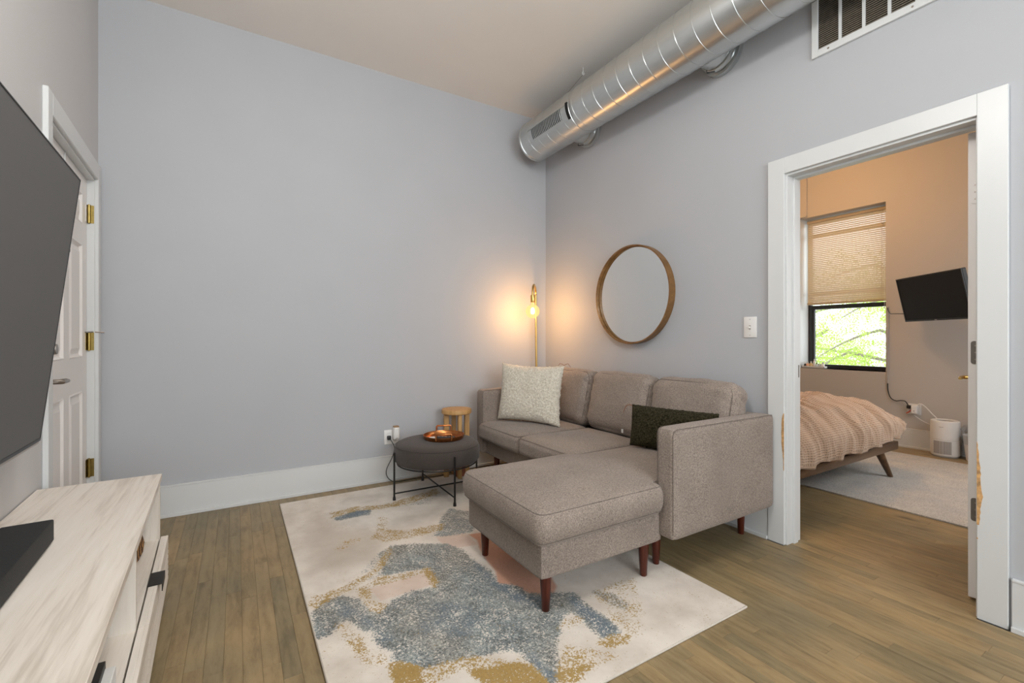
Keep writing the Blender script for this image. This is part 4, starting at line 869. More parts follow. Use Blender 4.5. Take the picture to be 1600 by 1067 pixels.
# ------------------------------------------------------------------ spiral duct along the right wall
DX, DZ, DR = 2.35, 2.966, 0.172; DY0, DY1 = -2.55, 3.46
du = thing('spiral_duct', (DX, 1.0, DZ), 'round galvanised spiral duct hung under the ceiling', 'duct')
mesh('pipe', lathe([(DR, DY0), (DR, 2.745), (DR + 0.0018, 2.747), (DR + 0.0018, 3.44), (DR, 3.45), (DR - 0.02, DY1), (0.01, DY1)], (DX, 0, DZ), 72, 'y', cap=False), 'galvanised', du, angle=25)
def helix(y0, y1, pitch, r, ph, sgn=1):
    n = int(abs(y1 - y0) / pitch * 40); return [(DX + r * math.cos(sgn * 2 * math.pi * (k / 40) + ph), y0 + (y1 - y0) * k / n, DZ + r * math.sin(sgn * 2 * math.pi * (k / 40) + ph)) for k in range(n + 1)]
mesh('spiral_seam', tube(helix(DY0, 2.74, 0.118, DR + 0.0004, 0.4, -1), 0.0026, 6), 'galvanised', du)
mesh('spiral_seam', tube(helix(2.76, 3.43, 0.118, DR + 0.0016, 1.4, -1), 0.0022, 6), 'galvanised', du)
mesh('end_collar', lathe([(DR + 0.002, 0), (DR + 0.007, 0.002), (DR + 0.007, 0.02), (DR + 0.002, 0.024)], (DX, 3.425, DZ), 72, 'y', cap=False), 'galvanised', du)
mesh('joint_collar', lathe([(DR + 0.001, 0), (DR + 0.005, 0.003), (DR + 0.005, 0.012), (DR + 0.001, 0.016)], (DX, 2.74, DZ), 72, 'y', cap=False), 'galvanised', du)
# curved register in the near side of the pipe
def cpt(a, y, r): return Vector((DX + r * math.cos(math.radians(a)), y, DZ + r * math.sin(math.radians(a))))
def cpatch(a0, a1, y0, y1, r0, r1, na=6):
    bm = bmesh.new(); g = {}
    for i in range(na + 1):
        a = a0 + (a1 - a0) * i / na
        for j, y in enumerate((y0, y1)):
            for k, r in enumerate((r0, r1)): g[i, j, k] = bm.verts.new(cpt(a, y, r))
    for i in range(na):
        bm.faces.new((g[i, 0, 1], g[i, 1, 1], g[i + 1, 1, 1], g[i + 1, 0, 1])); bm.faces.new((g[i, 0, 0], g[i + 1, 0, 0], g[i + 1, 1, 0], g[i, 1, 0]))
        for j in (0, 1): bm.faces.new((g[i, j, 0], g[i, j, 1], g[i + 1, j, 1], g[i + 1, j, 0]))
    for i in (0, na): bm.faces.new((g[i, 0, 0], g[i, 1, 0], g[i, 1, 1], g[i, 0, 1]))
    return bm
rg = mesh('register_plate', cpatch(-181, -143, 2.765, 3.30, DR, DR + 0.006), 'galvanised', du)
rz = mesh('register_slot', cpatch(-177, -150, 2.84, 3.25, DR + 0.004, DR + 0.0068), 'dark_void', rg)
for a0, a1 in ((-181, -177.5), (-146.5, -143)): mesh('register_rail', cpatch(a0, a1, 2.765, 3.30, DR + 0.005, DR + 0.012), 'galvanised', rg)
for k in range(20):
    y = 2.848 + 0.394 * k / 19; mesh('register_slat', cpatch(-177, -150, y - 0.0045, y + 0.0045, DR + 0.006, DR + 0.012), 'galvanised', rg)
mesh('register_gasket', cpatch(-181, -142, 2.742, 2.766, DR + 0.006, DR + 0.016), 'dark_void', rg, label='black strip at the near end of the register')
# two round take-offs running into the wall
for yc in (1.735, 2.985):
    zc = DZ - 0.030; rs = 0.108
    tk = mesh('take_off', lathe([(rs, DX + 0.03), (rs, XR)], (0, yc, zc), 40, 'x', cap=False), 'galvanised', du)
    mesh('clamp_band', lathe([(rs + 0.002, 0), (rs + 0.008, 0.002), (rs + 0.008, 0.028), (rs + 0.002, 0.03)], (XR - 0.085, yc, zc), 40, 'x', cap=False), 'galvanised', tk)
    mesh('wall_flange', lathe([(rs + 0.001, 0), (rs + 0.020, 0.004), (rs + 0.020, 0.034), (rs, 0.036)], (XR - 0.038, yc, zc), 40, 'x', cap=False), 'galvanised', tk)
    mesh('damper_lever', tube([(XR - 0.10, yc + 0.05, zc - rs + 0.008), (XR - 0.10, yc + 0.05, zc - rs - 0.008), (XR - 0.075, yc + 0.01, zc - rs - 0.012)], 0.003, 6), 'black_metal', tk)
hk = mesh('ceiling_hook', tube([(2.34, 2.757, ZC + 0.001), (2.34, 2.757, 3.262), (2.349, 2.757, 3.253), (2.349, 2.757, 3.243), (2.34, 2.757, 3.236), (2.331, 2.757, 3.243), (2.331, 2.757, 3.253), (2.338, 2.757, 3.26)], 0.0028, 8), 'white_plastic', du)
mesh('hanger_wire', tube([(2.34, 2.757, 3.24), (2.29, 2.90, 3.140)], 0.0018, 6), 'nickel', hk)

# return-air grille high on the right wall
vg = thing('return_grille', (XR, 0.9, 2.85), 'white return-air grille with dusty brown louvres high on the wall', 'vent')
gy0, gy1, gz0, gz1 = 0.45, 1.22, 2.633, 3.13
for nm, a, b in (('frame_side', (XR - 0.014, gy1 - 0.030, gz0), (XR, gy1, gz1)), ('frame_side', (XR - 0.014, gy0, gz0), (XR, gy0 + 0.03, gz1)), ('frame_rail', (XR - 0.014, gy0 + 0.03, gz0), (XR, gy1 - 0.03, gz0 + 0.036)), ('frame_rail', (XR - 0.014, gy0 + 0.03, gz1 - 0.036), (XR, gy1 - 0.03, gz1))):
    mesh(nm, box(a, b, 0.002, 1), 'trim_white', vg, smooth=False)
mesh('filter', box((XR - 0.003, gy0 + 0.02, gz0 + 0.03), (XR - 0.001, gy1 - 0.02, gz1 - 0.03)), 'filter_dark', vg, smooth=False)
npan = 7; pw = (gy1 - gy0 - 0.06) / npan
for k in range(npan):
    ya = gy0 + 0.03 + k * pw; yb_ = ya + pw
    if k: mesh('mullion', box((XR - 0.013, ya - 0.0065, gz0 + 0.036), (XR - 0.003, ya + 0.0065, gz1 - 0.036), 0.001, 1), 'trim_white', vg, smooth=False)
    bm = bmesh.new(); z = gz0 + 0.042
    while z < gz1 - 0.04:
        q = [bm.verts.new(p) for p in ((XR - 0.0115, ya + 0.005, z - 0.004), (XR - 0.0115, yb_ - 0.005, z - 0.004), (XR - 0.0035, yb_ - 0.005, z + 0.004), (XR - 0.0035, ya + 0.005, z + 0.004))]; bm.faces.new(q); z += 0.0105
    mesh('louvres', bm, 'vent_dust', vg, smooth=False, kind='stuff', recalc=False)
for y in (1.14, 0.80, 0.5): mesh('screw', lathe([(0.005, 0), (0.004, -0.002)], (XR - 0.014, y, gz0 + 0.018), 12, 'x'), 'nickel', vg)
# ------------------------------------------------------------------ television stand along the turned wall
TS = thing('tv_stand', Lp(-2.3, 0.2, 0), 'long whitewashed oak television stand with open cubbies over fluted drawers', 'tv stand')
s0, s1, HS = -3.42, -1.187, 0.561
mesh('top', lbox(s0, s1, 0.004, 0.392, HS - 0.024, HS, 0.0015, 1), 'laminate', TS, smooth=False)
for a in (s1 - 0.022, s0 + 0.002): mesh('side_panel', lbox(a, a + 0.02, 0.01, 0.386, 0.06, HS - 0.024, 0.001, 1), 'laminate_upright', TS, smooth=False)
DV = (-1.935, -2.68)
for a in DV: mesh('divider', lbox(a - 0.01, a + 0.01, 0.018, 0.384, 0.06, HS - 0.024, 0.001, 1), 'laminate_upright', TS, smooth=False)
mesh('back_panel', lbox(s0 + 0.022, s1 - 0.022, 0.008, 0.017, 0.06, HS - 0.024), 'laminate', TS, smooth=False)
edges = [s1 - 0.022, DV[0] + 0.01, DV[0] - 0.01, DV[1] + 0.01, DV[1] - 0.01, s0 + 0.022]
for k in range(3):
    b, a = edges[2 * k], edges[2 * k + 1]
    mesh('shelf', lbox(a, b, 0.018, 0.383, 0.265, 0.283, 0.001, 1), 'laminate', TS, smooth=False)
mesh('bottom_panel', lbox(s0 + 0.022, s1 - 0.022, 0.018, 0.37, 0.062, 0.080), 'laminate', TS, smooth=False)
for k in range(3):
    a = (s1 - 0.001, DV[0] + 0.001, DV[1] + 0.001)[k]; b = (DV[0] + 0.003, DV[1] + 0.003, s0 + 0.001)[k]
    dr = mesh('drawer', lbox(b, a, 0.388, 0.404, 0.072, 0.286, 0.001, 1), 'laminate', TS, smooth=False)
    mesh('drawer_trim', lbox(b, a, 0.404, 0.414, 0.232, 0.286, 0.001, 1), 'laminate', dr, smooth=False)
    mesh('drawer_trim', lbox(b, a, 0.404, 0.410, 0.072, 0.092, 0.001, 1), 'laminate', dr, smooth=False)
    for q in range(6):
        z = 0.096 + q * 0.0225; mesh('flute', lbox(b, a, 0.404, 0.414, z, z + 0.0185, 0.004, 2), 'laminate', dr, smooth=False)
    hm = (a + b) / 2 - 0.06 if k == 0 else (a + b) / 2
    bm = bmesh.new(); add_box(bm, (0.386, hm - 0.054, 0.2865), (0.428, hm + 0.054, 0.289)); add_box(bm, (0.4255, hm - 0.054, 0.262), (0.428, hm + 0.054, 0.2865))
    bmesh.ops.transform(bm, matrix=LM, verts=bm.verts); mesh('handle', bm, 'black_metal', dr, smooth=False, label='black folded metal tab handle')
for s in (s1 - 0.10, s0 + 0.10):
    for o in (0.06, 0.34): mesh('leg', lbox(s - 0.02, s + 0.02, o - 0.02, o + 0.02, 0.0, 0.062, 0.002, 1), 'laminate', TS, smooth=False)

sbx = thing('soundbar', Lp(-2.4, 0.14, HS), 'long black fabric soundbar lying on the television stand', 'soundbar')
mesh('body', lbox(-2.95, -1.858, 0.085, 0.192, HS + 0.006, HS + 0.068, 0.004, 2), 'soundbar_black', sbx)
mesh('feet_strip', lbox(-2.93, -1.88, 0.10, 0.18, HS, HS + 0.006), 'black_plastic', sbx, smooth=False)
bk = mesh('woven_basket', lcyl([(0.02, 0.0), (0.045, 0.0), (0.058, 0.03), (0.062, 0.065), (0.055, 0.10), (0.045, 0.115), (0.040, 0.112), (0.05, 0.06), (0.03, 0.01)], -1.40, 0.290, 0.2835, 'z', 28), 'wicker', None, loc=Lp(-1.40, 0.29, 0.2835))
finish(bk, 'small brown woven basket in the far cubby of the television stand', 'basket')
gb = thing('media_box', Lp(-2.21, 0.30, 0.284), 'white media box with dark side in the second cubby of the stand', 'media box')
mesh('case', lbox(-2.30, -2.192, 0.20, 0.372, 0.288, 0.334, 0.002, 1), 'paper_white', gb, smooth=False)
mesh('dark_side', lbox(-2.30, -2.187, 0.338, 0.352, 0.284, 0.350, 0.001, 1), 'black_plastic', gb, smooth=False)

# big television on the turned wall, tilted down
b0, z0, b1, z1 = 0.100, 0.814, 0.198, 1.694
vo, vz = b1 - b0, z1 - z0; hl = math.hypot(vo, vz); vo /= hl; vz /= hl        # up direction in (o, z)
def tvbox(sA, sB, u0, u1, d0, d1, bev=0.0):
    bm = box((d0, sA, u0), (d1, sB, u1), bev, 1)
    M = Matrix(((vz, 0, vo, b0), (0, 1, 0, 0), (-vo, 0, vz, z0), (0, 0, 0, 1))); bmesh.ops.transform(bm, matrix=LM @ M, verts=bm.verts); return bm
tv = thing('television', Lp(-2.36, 0.1, 1.25), 'huge flat television with a grey reflection on its screen, tilted down on the left wall', 'television')
tA, tB = -3.14, -1.574
mesh('back_shell', tvbox(tA + 0.004, tB - 0.004, 0.004, hl - 0.004, -0.035, -0.004, 0.004), 'bezel_black', tv, smooth=False)
mesh('screen', tvbox(tA + 0.003, tB - 0.003, 0.010, hl - 0.003, -0.004, -0.0005), 'screen_reflect_grey', tv, smooth=False)
for a in ((tA, tB, hl - 0.003, hl), (tA, tB, 0, 0.010), (tA, tA + 0.003, 0.010, hl - 0.003), (tB - 0.003, tB, 0.010, hl - 0.003)): mesh('bezel', tvbox(*a, -0.006, 0.001), 'bezel_black', tv, smooth=False)
mesh('chin_strip', tvbox(tA + 0.01, tB - 0.001, -0.010, 0.001, -0.012, -0.002, 0.001), 'grey_plastic', tv, smooth=False)
mesh('wall_mount', lbox(-2.5, -2.2, 0.0, 0.10, 1.15, 1.40, 0.004, 1), 'black_metal', tv, smooth=False)

# ------------------------------------------------------------------ bedroom
br = mesh('woven_bedroom_rug', box((3.785, 0.35, 0.0), (5.665, 2.45, 0.011), 0.003, 2), 'woven_rug', None, loc=(4.7, 1.4, 0)); finish(br, 'cream and grey flat-woven rug under the bed in the next room', 'rug')
be = thing('platform_bed', (3.8, 2.2, 0), 'low walnut platform bed with splayed tapered legs in the bedroom', 'bed')
RY0, RY1, RX0, RX1, RT, RBt = 1.553, 2.93, 2.86, 4.760, 0.288, 0.222
mesh('side_rail', box((RX0, RY0, RBt), (RX1, RY0 + 0.075, RT), 0.004, 2), 'walnut', be)
mesh('side_rail', box((RX0, RY1 - 0.075, RBt), (RX1, RY1, RT), 0.004, 2), 'walnut', be)
mesh('foot_rail', box((RX1 - 0.06, RY0 + 0.075, RBt), (RX1, RY1 - 0.075, RT), 0.004, 2), 'walnut', be)
mesh('head_rail', box((RX0, RY0 + 0.075, RBt), (RX0 + 0.06, RY1 - 0.075, RT), 0.004, 2), 'walnut', be)
for x, sx in ((4.50, 1), (3.02, -1)):
    for y, sy in ((RY0 + 0.045, -1), (RY1 - 0.045, 1)):
        zf = 0.0112 if x > 3.78 and y < 2.45 else 0.0
        mesh('leg', tube([(x + sx * 0.115, y + sy * 0.04, zf), (x + sx * 0.115, y + sy * 0.04, zf + 0.002), (x, y, RBt + 0.004)], [0.016, 0.018, 0.032], 18), 'walnut', be)
mesh('centre_leg', tube([(3.72, 1.86, 0.0), (3.72, 1.86, RBt)], 0.022, 14), 'oak_light', be, label='pale wooden centre leg')
mesh('centre_leg', tube([(3.97, 2.2, 0.0112), (3.97, 2.2, RBt)], 0.020, 14), 'leather_tan', be)
mesh('mattress', box((RX0 + 0.03, RY0 + 0.06, RT), (RX1 - 0.02, RY1 - 0.05, RT + 0.19), 0.04, 4), 'paper_white', be)
mesh('dark_platform', box((RX0 + 0.05, RY0 + 0.05, RBt + 0.01), (RX1 - 0.05, RY1 - 0.05, RT - 0.002)), 'black_plastic', be, smooth=False)

# duvet: a puffy sheet bunched over the bed, folds radiating to the near side and the foot
def make_duvet():
    bm = bmesh.new(); uvl = bm.loops.layers.uv.new('UVMap'); nu, nv = 190, 120; V = {}
    Lx0, Lx1 = 2.95, 4.93; G = {}
    for i in range(nu + 1):
        u = i / nu
        for j in range(nv + 1):
            v = j / nv                                              # 0 = near hem, 1 = far side
            x = Lx0 + (Lx1 - Lx0) * u
            # crest height along the bed, dropping towards the foot
            fu = max(0.0, (u - 0.60) / 0.40); crest = 0.66 - 0.235 * fu ** 2.1
            hem = 0.315 + 0.055 * max(0, (u - 0.55) / 0.45) ** 1.5
            # cross-section: bulging near side, crown, far slope
            if v < 0.5:
                t = v / 0.5; a = t * math.pi / 2
                y = 1.505 + 0.06 * (1 - fu) * 0 + 0.42 * (1 - math.cos(a)) ** 0.85; z = hem + (crest - hem) * math.sin(a) ** 0.80
            else:
                t = (v - 0.5) / 0.5; y = 1.925 + 1.0 * t; z = crest - 0.03 * t - 0.27 * max(0, t - 0.75) ** 2 * 16
            # foot end pulls together
            y += 0.10 * fu ** 4 * (1 - min(1, v * 2))
            sd = max(0.0, 1 - v / 0.55)
            wx = x + 0.22 * (1 - v) * (0.9 - u) + 0.05 * mn.noise(Vector((x * 3, v * 5, 4)))
            r1 = 1 - 2 * abs(mn.noise(Vector((wx * 6.5, v * 0.9, 5)))); r2_ = 1 - 2 * abs(mn.noise(Vector((wx * 13, v * 1.6 + 3, 8))))
            body = min(1, v * 7 + 0.25) * sd ** 0.45
            f = body * (0.085 * (max(0, r1) ** 1.8 - 0.33) + 0.032 * max(0, r2_) ** 2)
            f += 0.010 * mn.noise(Vector((x * 5, v * 4, 1))) + (1 - sd) * (0.030 * max(0, 1 - 2.2 * abs(mn.noise(Vector((x * 1.8, y * 6.0 + x, 7))))) + 0.01 * mn.noise(Vector((x * 9, y * 14, 2))))
            n = Vector((0, -math.cos(min(v, .5) * math.pi), math.sin(min(v, .5) * math.pi))) if v < 0.5 else Vector((0, 0, 1))
            p = Vector((x, y, z)) + n * f
            if u > 0.97: p.z -= 0.02 * ((u - 0.97) / 0.03) ** 2
            if j == 0: p.y += 0.010 * math.sin(x * 31); p.z += 0.012 * math.sin(x * 17 + 1)
            V[i, j] = bm.verts.new(p); G[i, j] = (x, v * 1.25)
    for i in range(nu):
        for j in range(nv):
            k = ((i, j), (i + 1, j), (i + 1, j + 1), (i, j + 1)); f = bm.faces.new([V[q] for q in k])
            for lp_, q in zip(f.loops, k): lp_[uvl].uv = G[q]
    # tuck the hem and the foot end under
    low = [bm.verts.new(V[i, 0].co + Vector((0, 0.09, -0.012))) for i in range(nu + 1)]
    for i in range(nu): bm.faces.new((V[i, 0], low[i], low[i + 1], V[i + 1, 0]))
    ends = [bm.verts.new(Vector((V[nu, j].co.x - 0.16, V[nu, j].co.y + (0.09 if j == 0 else 0.03), min(V[nu, j].co.z - 0.03, 0.36)))) for j in range(nv + 1)]
    for j in range(nv): bm.faces.new((V[nu, j], V[nu, j + 1], ends[j + 1], ends[j]))
    return bm
dv = mesh('duvet', make_duvet(), 'duvet_cloth', None, angle=None, loc=(3.9, 2.1, 0.32), recalc=False)
finish(dv, 'rumpled beige waffle-weave duvet heaped on the walnut bed', 'duvet')

# wall television of the bedroom
bt = thing('small_television', (5.62, 1.585, 1.541), 'small black television swung out on the bedroom wall', 'television')
Cc = Vector((5.6, 1.585, 1.541)); yw, ti = -0.671, 0.211
n_ = Vector((-math.cos(yw), -math.sin(yw), 0)); r_ = Vector((-n_.y, n_.x, 0)); n2 = n_ * math.cos(ti) + Vector((0, 0, -math.sin(ti))); u2 = Vector((0, 0, 1)) * math.cos(ti) + n_ * math.sin(ti)
BM_ = Matrix(((r_.x, n2.x, u2.x, Cc.x), (r_.y, n2.y, u2.y, Cc.y), (r_.z, n2.z, u2.z, Cc.z), (0, 0, 0, 1)))
def bbox(a, b, bev=0.0):
    bm = box(a, b, bev, 1); bmesh.ops.transform(bm, matrix=BM_, verts=bm.verts); return bm
w2, h2 = 0.389, 0.2225
mesh('shell', bbox((-w2, -0.045, -h2), (w2, -0.006, h2), 0.006), 'bezel_black', bt, smooth=False)
mesh('screen', bbox((-w2 + 0.010, -0.006, -h2 + 0.016), (w2 - 0.010, -0.003, h2 - 0.010)), 'screen_black', bt, smooth=False)
for a, b in (((-w2, -0.008, h2 - 0.010), (w2, 0, h2)), ((-w2, -0.008, -h2), (w2, 0, -h2 + 0.016)), ((-w2, -0.008, -h2 + 0.016), (-w2 + 0.010, 0, h2 - 0.010)), ((w2 - 0.010, -0.008, -h2 + 0.016), (w2, 0, h2 - 0.010))): mesh('bezel', bbox(a, b), 'bezel_black', bt, smooth=False)
mesh('maker_plate', bbox((-0.014, 0.0, -h2 + 0.004), (0.014, 0.0008, -h2 + 0.010)), 'grey_plastic', bt, smooth=False)
pm = Cc - n2 * 0.045
mesh('wall_arm', tube([pm, pm - n_ * 0.12, Vector((5.90, 1.66, 1.53)), Vector((XW - 0.012, 1.60, 1.53))], 0.016, 10), 'black_metal', bt)
mesh('wall_plate', box((XW - 0.014, 1.54, 1.43), (XW, 1.66, 1.63), 0.002, 1), 'black_metal', bt, smooth=False)

# cables on the bedroom wall
cb = thing('power_cable', (XW - 0.02, 2.07, 1.05), 'grey cable run down the bedroom wall from the small television', 'cable')
mesh('cable_cover', box((XW - 0.012, 2.062, 0.662), (XW, 2.080, 1.50), 0.002, 1), 'grey_plastic', cb, smooth=False)
tvl = BM_ @ Vector((-w2 - 0.006, -0.03, -h2 + 0.08))
mesh('upper_wire', tube(smooth_path([(XW - 0.008, 2.072, 1.49), (XW - 0.03, 2.06, 1.455), (5.98, 2.02, 1.42), (5.94, 1.97, 1.415), tvl]), 0.004, 8), 'black_plastic', cb)
mesh('lower_wire', tube(smooth_path([(XW - 0.006, 2.072, 0.70), (XW - 0.010, 2.070, 0.60), (XW - 0.016, 2.045, 0.515), (XW - 0.02, 2.00, 0.485), (XW - 0.024, 1.955, 0.492), (XW - 0.03, 1.915, 0.49), (XW - 0.04, 1.892, 0.465), (XW - 0.036, 1.885, 0.445)]), 0.005, 8), 'black_plastic', cb)
mesh('plug', box((XW - 0.045, 1.872, 0.415), (XW - 0.010, 1.900, 0.452), 0.005, 1), 'black_plastic', cb, smooth=False)
bo = thing('bedroom_outlet', (XW, 1.86, 0.41), 'white outlet plate low on the bedroom wall beside the bed', 'outlet')
mesh('face_plate', box((XW - 0.007, 1.79, 0.353), (XW, 1.905, 0.468), 0.002, 1), 'white_plastic', bo, smooth=False)
for y in (1.885, 1.835):
    for z in (0.385, 0.432): mesh('socket', box((XW - 0.009, y - 0.014, z - 0.014), (XW - 0.006, y + 0.014, z + 0.014), 0.001, 1), 'white_plastic', bo, smooth=False)
pa = thing('power_adapter', (XW - 0.03, 1.83, 0.41), 'chunky white power adapter plugged in near the air purifier', 'adapter')
mesh('body', cushion((XW - 0.036, 1.832, 0.412), (0.055, 0.055, 0.09), 0.012, n=6), 'white_plastic', pa)
mesh('indicator', lathe([(0.006, 0), (0.005, -0.002)], (XW - 0.064, 1.832, 0.40), 12, 'x'), 'grey_plastic', pa)
mesh('wire', tube(smooth_path([(XW - 0.03, 1.82, 0.455), (XW - 0.04, 1.785, 0.478), (XW - 0.05, 1.74, 0.45), (XW - 0.05, 1.69, 0.385), (XW - 0.045, 1.655, 0.34), (XW - 0.03, 1.62, 0.22)]), 0.005, 8), 'white_plastic', pa)
mesh('wire', tube(smooth_path([(XW - 0.03, 1.85, 0.365), (XW - 0.04, 1.80, 0.325), (XW - 0.04, 1.74, 0.29), (XW - 0.03, 1.66, 0.26)]), 0.003, 8), 'white_plastic', pa)
rp = mesh('red_connector', tube([(XW - 0.020, 1.905, 0.365), (XW - 0.024, 1.880, 0.385), (XW - 0.020, 1.868, 0.40)], 0.006, 8), 'red_plastic', None, loc=(XW - 0.02, 1.89, 0.38)); finish(rp, 'tiny red cable connector below the bedroom outlet', 'connector')

# air purifier
ax, ay = 5.93, 1.569
slim = lambda prof: [(r * 0.806, h) for r, h in prof]
ap = thing('air_purifier', (ax, ay, 0), 'white cylindrical air purifier on the floor against the bedroom wall', 'air purifier')
mesh('upper_body', lathe(slim([(0.134, 0.170), (0.1345, 0.335), (0.131, 0.348), (0.122, 0.353), (0.092, 0.352), (0.088, 0.340), (0.02, 0.338)]), (ax, ay, 0), 48), 'white_plastic', ap)
mesh('lower_body', lathe(slim([(0.12, 0.012), (0.130, 0.018), (0.1335, 0.03), (0.134, 0.168), (0.12, 0.1695)]), (ax, ay, 0), 48), 'white_plastic', ap)
mesh('foot_ring', lathe(slim([(0.115, 0.0), (0.122, 0.003), (0.122, 0.012), (0.1, 0.012)]), (ax, ay, 0), 40), 'grey_plastic', ap)
mesh('top_vent', lathe(slim([(0.02, 0.3395), (0.086, 0.3405), (0.086, 0.3425), (0.02, 0.3425)]), (ax, ay, 0), 40), 'dark_void', ap)
for q in range(5): mesh('vent_ring', tube([(ax + (0.018 + 0.0115 * q) * math.cos(a), ay + (0.018 + 0.0115 * q) * math.sin(a), 0.344) for a in np.linspace(0, 6.283, 28, endpoint=False)], 0.002, 6, closed=True), 'grey_plastic', ap)
va = math.atan2(-ay, -ax)
def arc_patch(c, r0, r1, a0, a1, z0, z1, n=14):
    bm = bmesh.new(); g = {}
    for i in range(n + 1):
        a = a0 + (a1 - a0) * i / n
        for j, z in enumerate((z0, z1)):
            for k, r in enumerate((r0, r1)): g[i, j, k] = bm.verts.new((c[0] + r * math.cos(a), c[1] + r * math.sin(a), z))
    for i in range(n):
        bm.faces.new((g[i, 0, 1], g[i, 1, 1], g[i + 1, 1, 1], g[i + 1, 0, 1]))
        for j in (0, 1): bm.faces.new((g[i, j, 0], g[i, j, 1], g[i + 1, j, 1], g[i + 1, j, 0]))
    for i in (0, n): bm.faces.new((g[i, 0, 0], g[i, 1, 0], g[i, 1, 1], g[i, 0, 1]))
    return bm
mesh('intake_grille', arc_patch((ax, ay), 0.1072, 0.1092, va - 0.85, va + 0.42, 0.035, 0.158), 'grille_dots', ap)
mesh('maker_mark', arc_patch((ax, ay), 0.1072, 0.1092, va - 0.40, va - 0.12, 0.292, 0.297, 6), 'grey_plastic', ap)
bn = thing('waste_bin', (5.925, 1.322, 0), 'white waste bin with clear plastic liner right of the air purifier', 'bin')
mesh('bin_body', lathe([(0.08, 0.0), (0.095, 0.004), (0.118, 0.24), (0.114, 0.24), (0.09, 0.01), (0.02, 0.008)], (5.925, 1.322, 0), 36), 'white_plastic', bn)
bm = lathe([(0.121, 0.16), (0.124, 0.215), (0.122, 0.25), (0.13, 0.285), (0.115, 0.31)], (5.925, 1.322, 0), 60, cap=False)
for v in bm.verts:
    k = mn.noise(v.co * 22); v.co += Vector((v.co.x - 5.925, v.co.y - 1.322, 0)).normalized() * 0.012 * k + Vector((0, 0, 0.02 * k * (v.co.z - 0.16) / 0.15))
mesh('bag_liner', bm, 'bag_plastic', bn)

# little bottles in a tray on the bedroom window sill
tray = thing('sill_tray', (6.15, 2.84, WZ0), 'narrow white tray on the left of the bedroom window sill', 'tray')
TXa, TXb, TYa, TYb = 6.105, 6.185, 2.715, 2.968
mesh('tray_floor', box((TXa, TYa, WZ0), (TXb, TYb, WZ0 + 0.006)), 'paper_white', tray, smooth=False)
for a, b in (((TXa, TYa, WZ0), (TXa + 0.004, TYb, WZ0 + 0.026)), ((TXb - 0.004, TYa, WZ0), (TXb, TYb, WZ0 + 0.026)), ((TXa, TYa, WZ0), (TXb, TYa + 0.004, WZ0 + 0.026)), ((TXa, TYb - 0.004, WZ0), (TXb, TYb, WZ0 + 0.026))): mesh('tray_wall', box(a, b, 0.001, 1), 'paper_white', tray, smooth=False)
for y, x, r, h, m, cap, lab in ((2.945, 6.145, 0.016, 0.045, 'bottle_dark', 'bottle_white', 'dark little jar at the left end of the sill tray'),
        (2.915, 6.14, 0.018, 0.05, 'bottle_peach', 'bottle_white', 'peach coloured little bottle in the sill tray'),
        (2.880, 6.145, 0.019, 0.055, 'bottle_gold', 'bottle_white', 'golden little bottle with a white pump in the sill tray'),
        (2.845, 6.15, 0.014, 0.085, 'bottle_white', 'bottle_white', 'tallest slim white bottle in the sill tray'),
        (2.812, 6.14, 0.015, 0.045, 'bottle_clear', 'bottle_dark', 'clear little bottle with a dark cap in the sill tray'),
        (2.783, 6.15, 0.013, 0.038, 'bottle_clear', 'bottle_clear', 'smallest clear vial in the sill tray'),
        (2.747, 6.145, 0.020, 0.052, 'bottle_white', 'bottle_clear', 'stout white bottle at the right end of the sill tray')):
    zb = WZ0 + 0.0065; o = thing('small_bottle', (x, y, zb), lab, 'bottle', 'little bottles in the tray on the bedroom sill')
    mesh('bottle_body', lathe([(r * 0.6, 0), (r, 0.003), (r, h * 0.78), (r * 0.8, h * 0.92), (r * 0.42, h)], (x, y, zb), 20), m, o)
    mesh('bottle_cap', lathe([(r * 0.40, h), (r * 0.45, h + 0.002), (r * 0.42, h + 0.020), (r * 0.2, h + 0.022)], (x, y, zb), 14), cap, o)

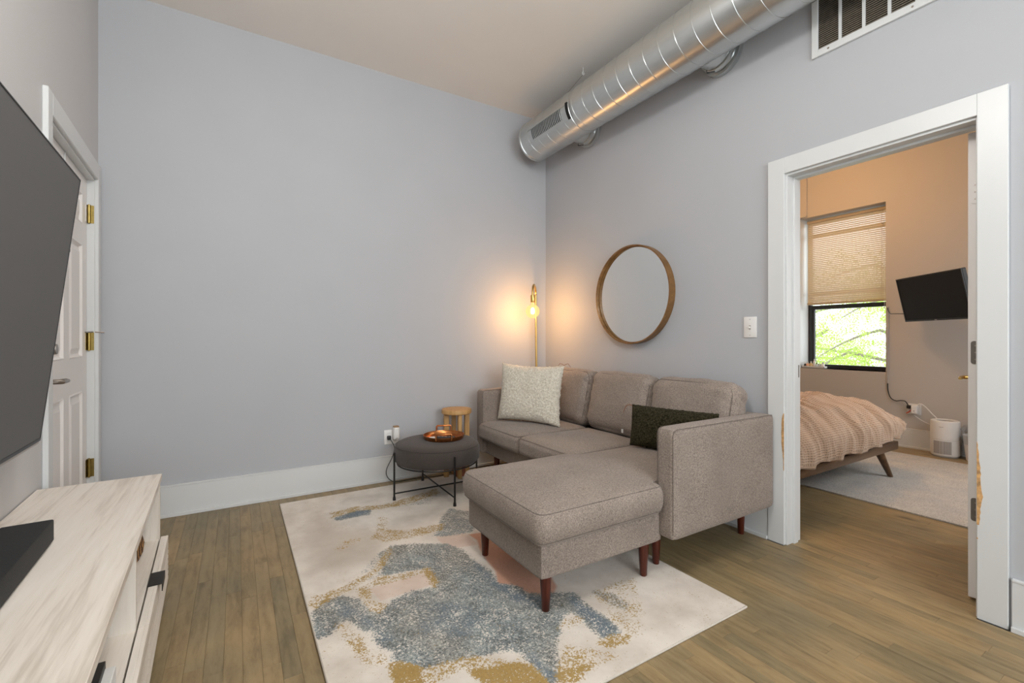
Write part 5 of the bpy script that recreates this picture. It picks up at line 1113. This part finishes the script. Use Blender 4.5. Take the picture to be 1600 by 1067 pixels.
# ------------------------------------------------------------------ trees outside the bedroom window
def tree(loc, seed, label, hgt, limbs, nleaf, lsize):
    rg_ = random.Random(seed); t = thing('street_tree', loc, label, 'tree'); L0 = Vector(loc)
    mesh('trunk', tube([L0 - Vector((0, 0, 0)), L0 + Vector((0.05, 0.05, hgt * 0.5)), L0 + Vector((0, -0.1, hgt))], [0.14, 0.11, 0.06], 12), 'bark', t)
    tips = []
    for (a, b, c) in limbs:
        P0 = L0 + Vector((0.03, 0, a)); P1 = Vector(b); P2 = Vector(c); pts = [P0.lerp(P1, k / 5) + Vector((0, 0, 0.12 * math.sin(k))) for k in range(5)] + [P1.lerp(P2, k / 5) + Vector((0, 0, -0.05 * k * k / 5)) for k in range(6)]
        mesh('limb', tube(pts, [0.045 - 0.0038 * k for k in range(len(pts))], 7), 'bark', t); tips += pts[2:]
    V, F = [], []
    for _ in range(nleaf):
        c = rg_.choice(tips) + Vector((rg_.gauss(0, 0.30), rg_.gauss(0, 0.30), rg_.gauss(-0.10, 0.26)))
        d = Vector((rg_.gauss(0, 1), rg_.gauss(0, 1), rg_.gauss(-0.4, 0.6))).normalized(); s = d.orthogonal().normalized(); s.rotate(Matrix.Rotation(rg_.random() * 6.28, 3, d)); l = lsize * rg_.uniform(0.7, 1.3)
        for q in range(5):
            o = c + d * l * q * 0.55; sg = 1 if q % 2 else -1; dd = (d * 0.5 + s * sg).normalized(); nn = len(V)
            V += [o, o + dd * l * 0.5 + d * l * 0.16, o + dd * l, o + dd * l * 0.5 - d * l * 0.16]; F.append((nn, nn + 1, nn + 2, nn + 3))
    bm = bmesh.new(); vs = [bm.verts.new(v) for v in V]
    for f in F: bm.faces.new([vs[k] for k in f])
    mesh('leaves', bm, 'leaf', t, smooth=False, kind='stuff', recalc=False)
tree((11.4, 1.6, -3.2), 3, 'leafy tree with fine yellow-green leaflets outside the bedroom window, nearest the glass', 5.6,
     [(4.0, (9.6, 3.4, 1.3), (8.7, 4.0, 1.05)), (4.4, (9.8, 3.2, 1.9), (8.9, 3.7, 1.75)), (4.8, (10.0, 3.6, 2.5), (9.2, 4.2, 2.4)), (3.6, (9.9, 3.3, 0.6), (9.0, 3.2, 0.35)), (3.8, (9.7, 3.9, 0.9), (8.9, 4.5, 0.5)), (5.0, (9.7, 2.8, 2.4), (8.8, 3.0, 2.0))], 3600, 0.050)
tree((16.0, 8.2, -3.2), 8, 'paler tree standing farther off behind the leaflets outside the bedroom window', 6.0,
     [(3.4, (14.6, 5.6, 0.8), (13.4, 4.8, 0.3)), (4.2, (14.6, 6.4, 1.4), (13.6, 7.0, 1.0)), (4.8, (14.8, 5.4, 2.4), (13.5, 4.6, 2.2)), (3.6, (14.6, 5.0, 0.2), (13.0, 4.3, -0.3)), (3.9, (14.4, 5.6, 0.9), (13.2, 5.3, 0.8))], 2600, 0.075)
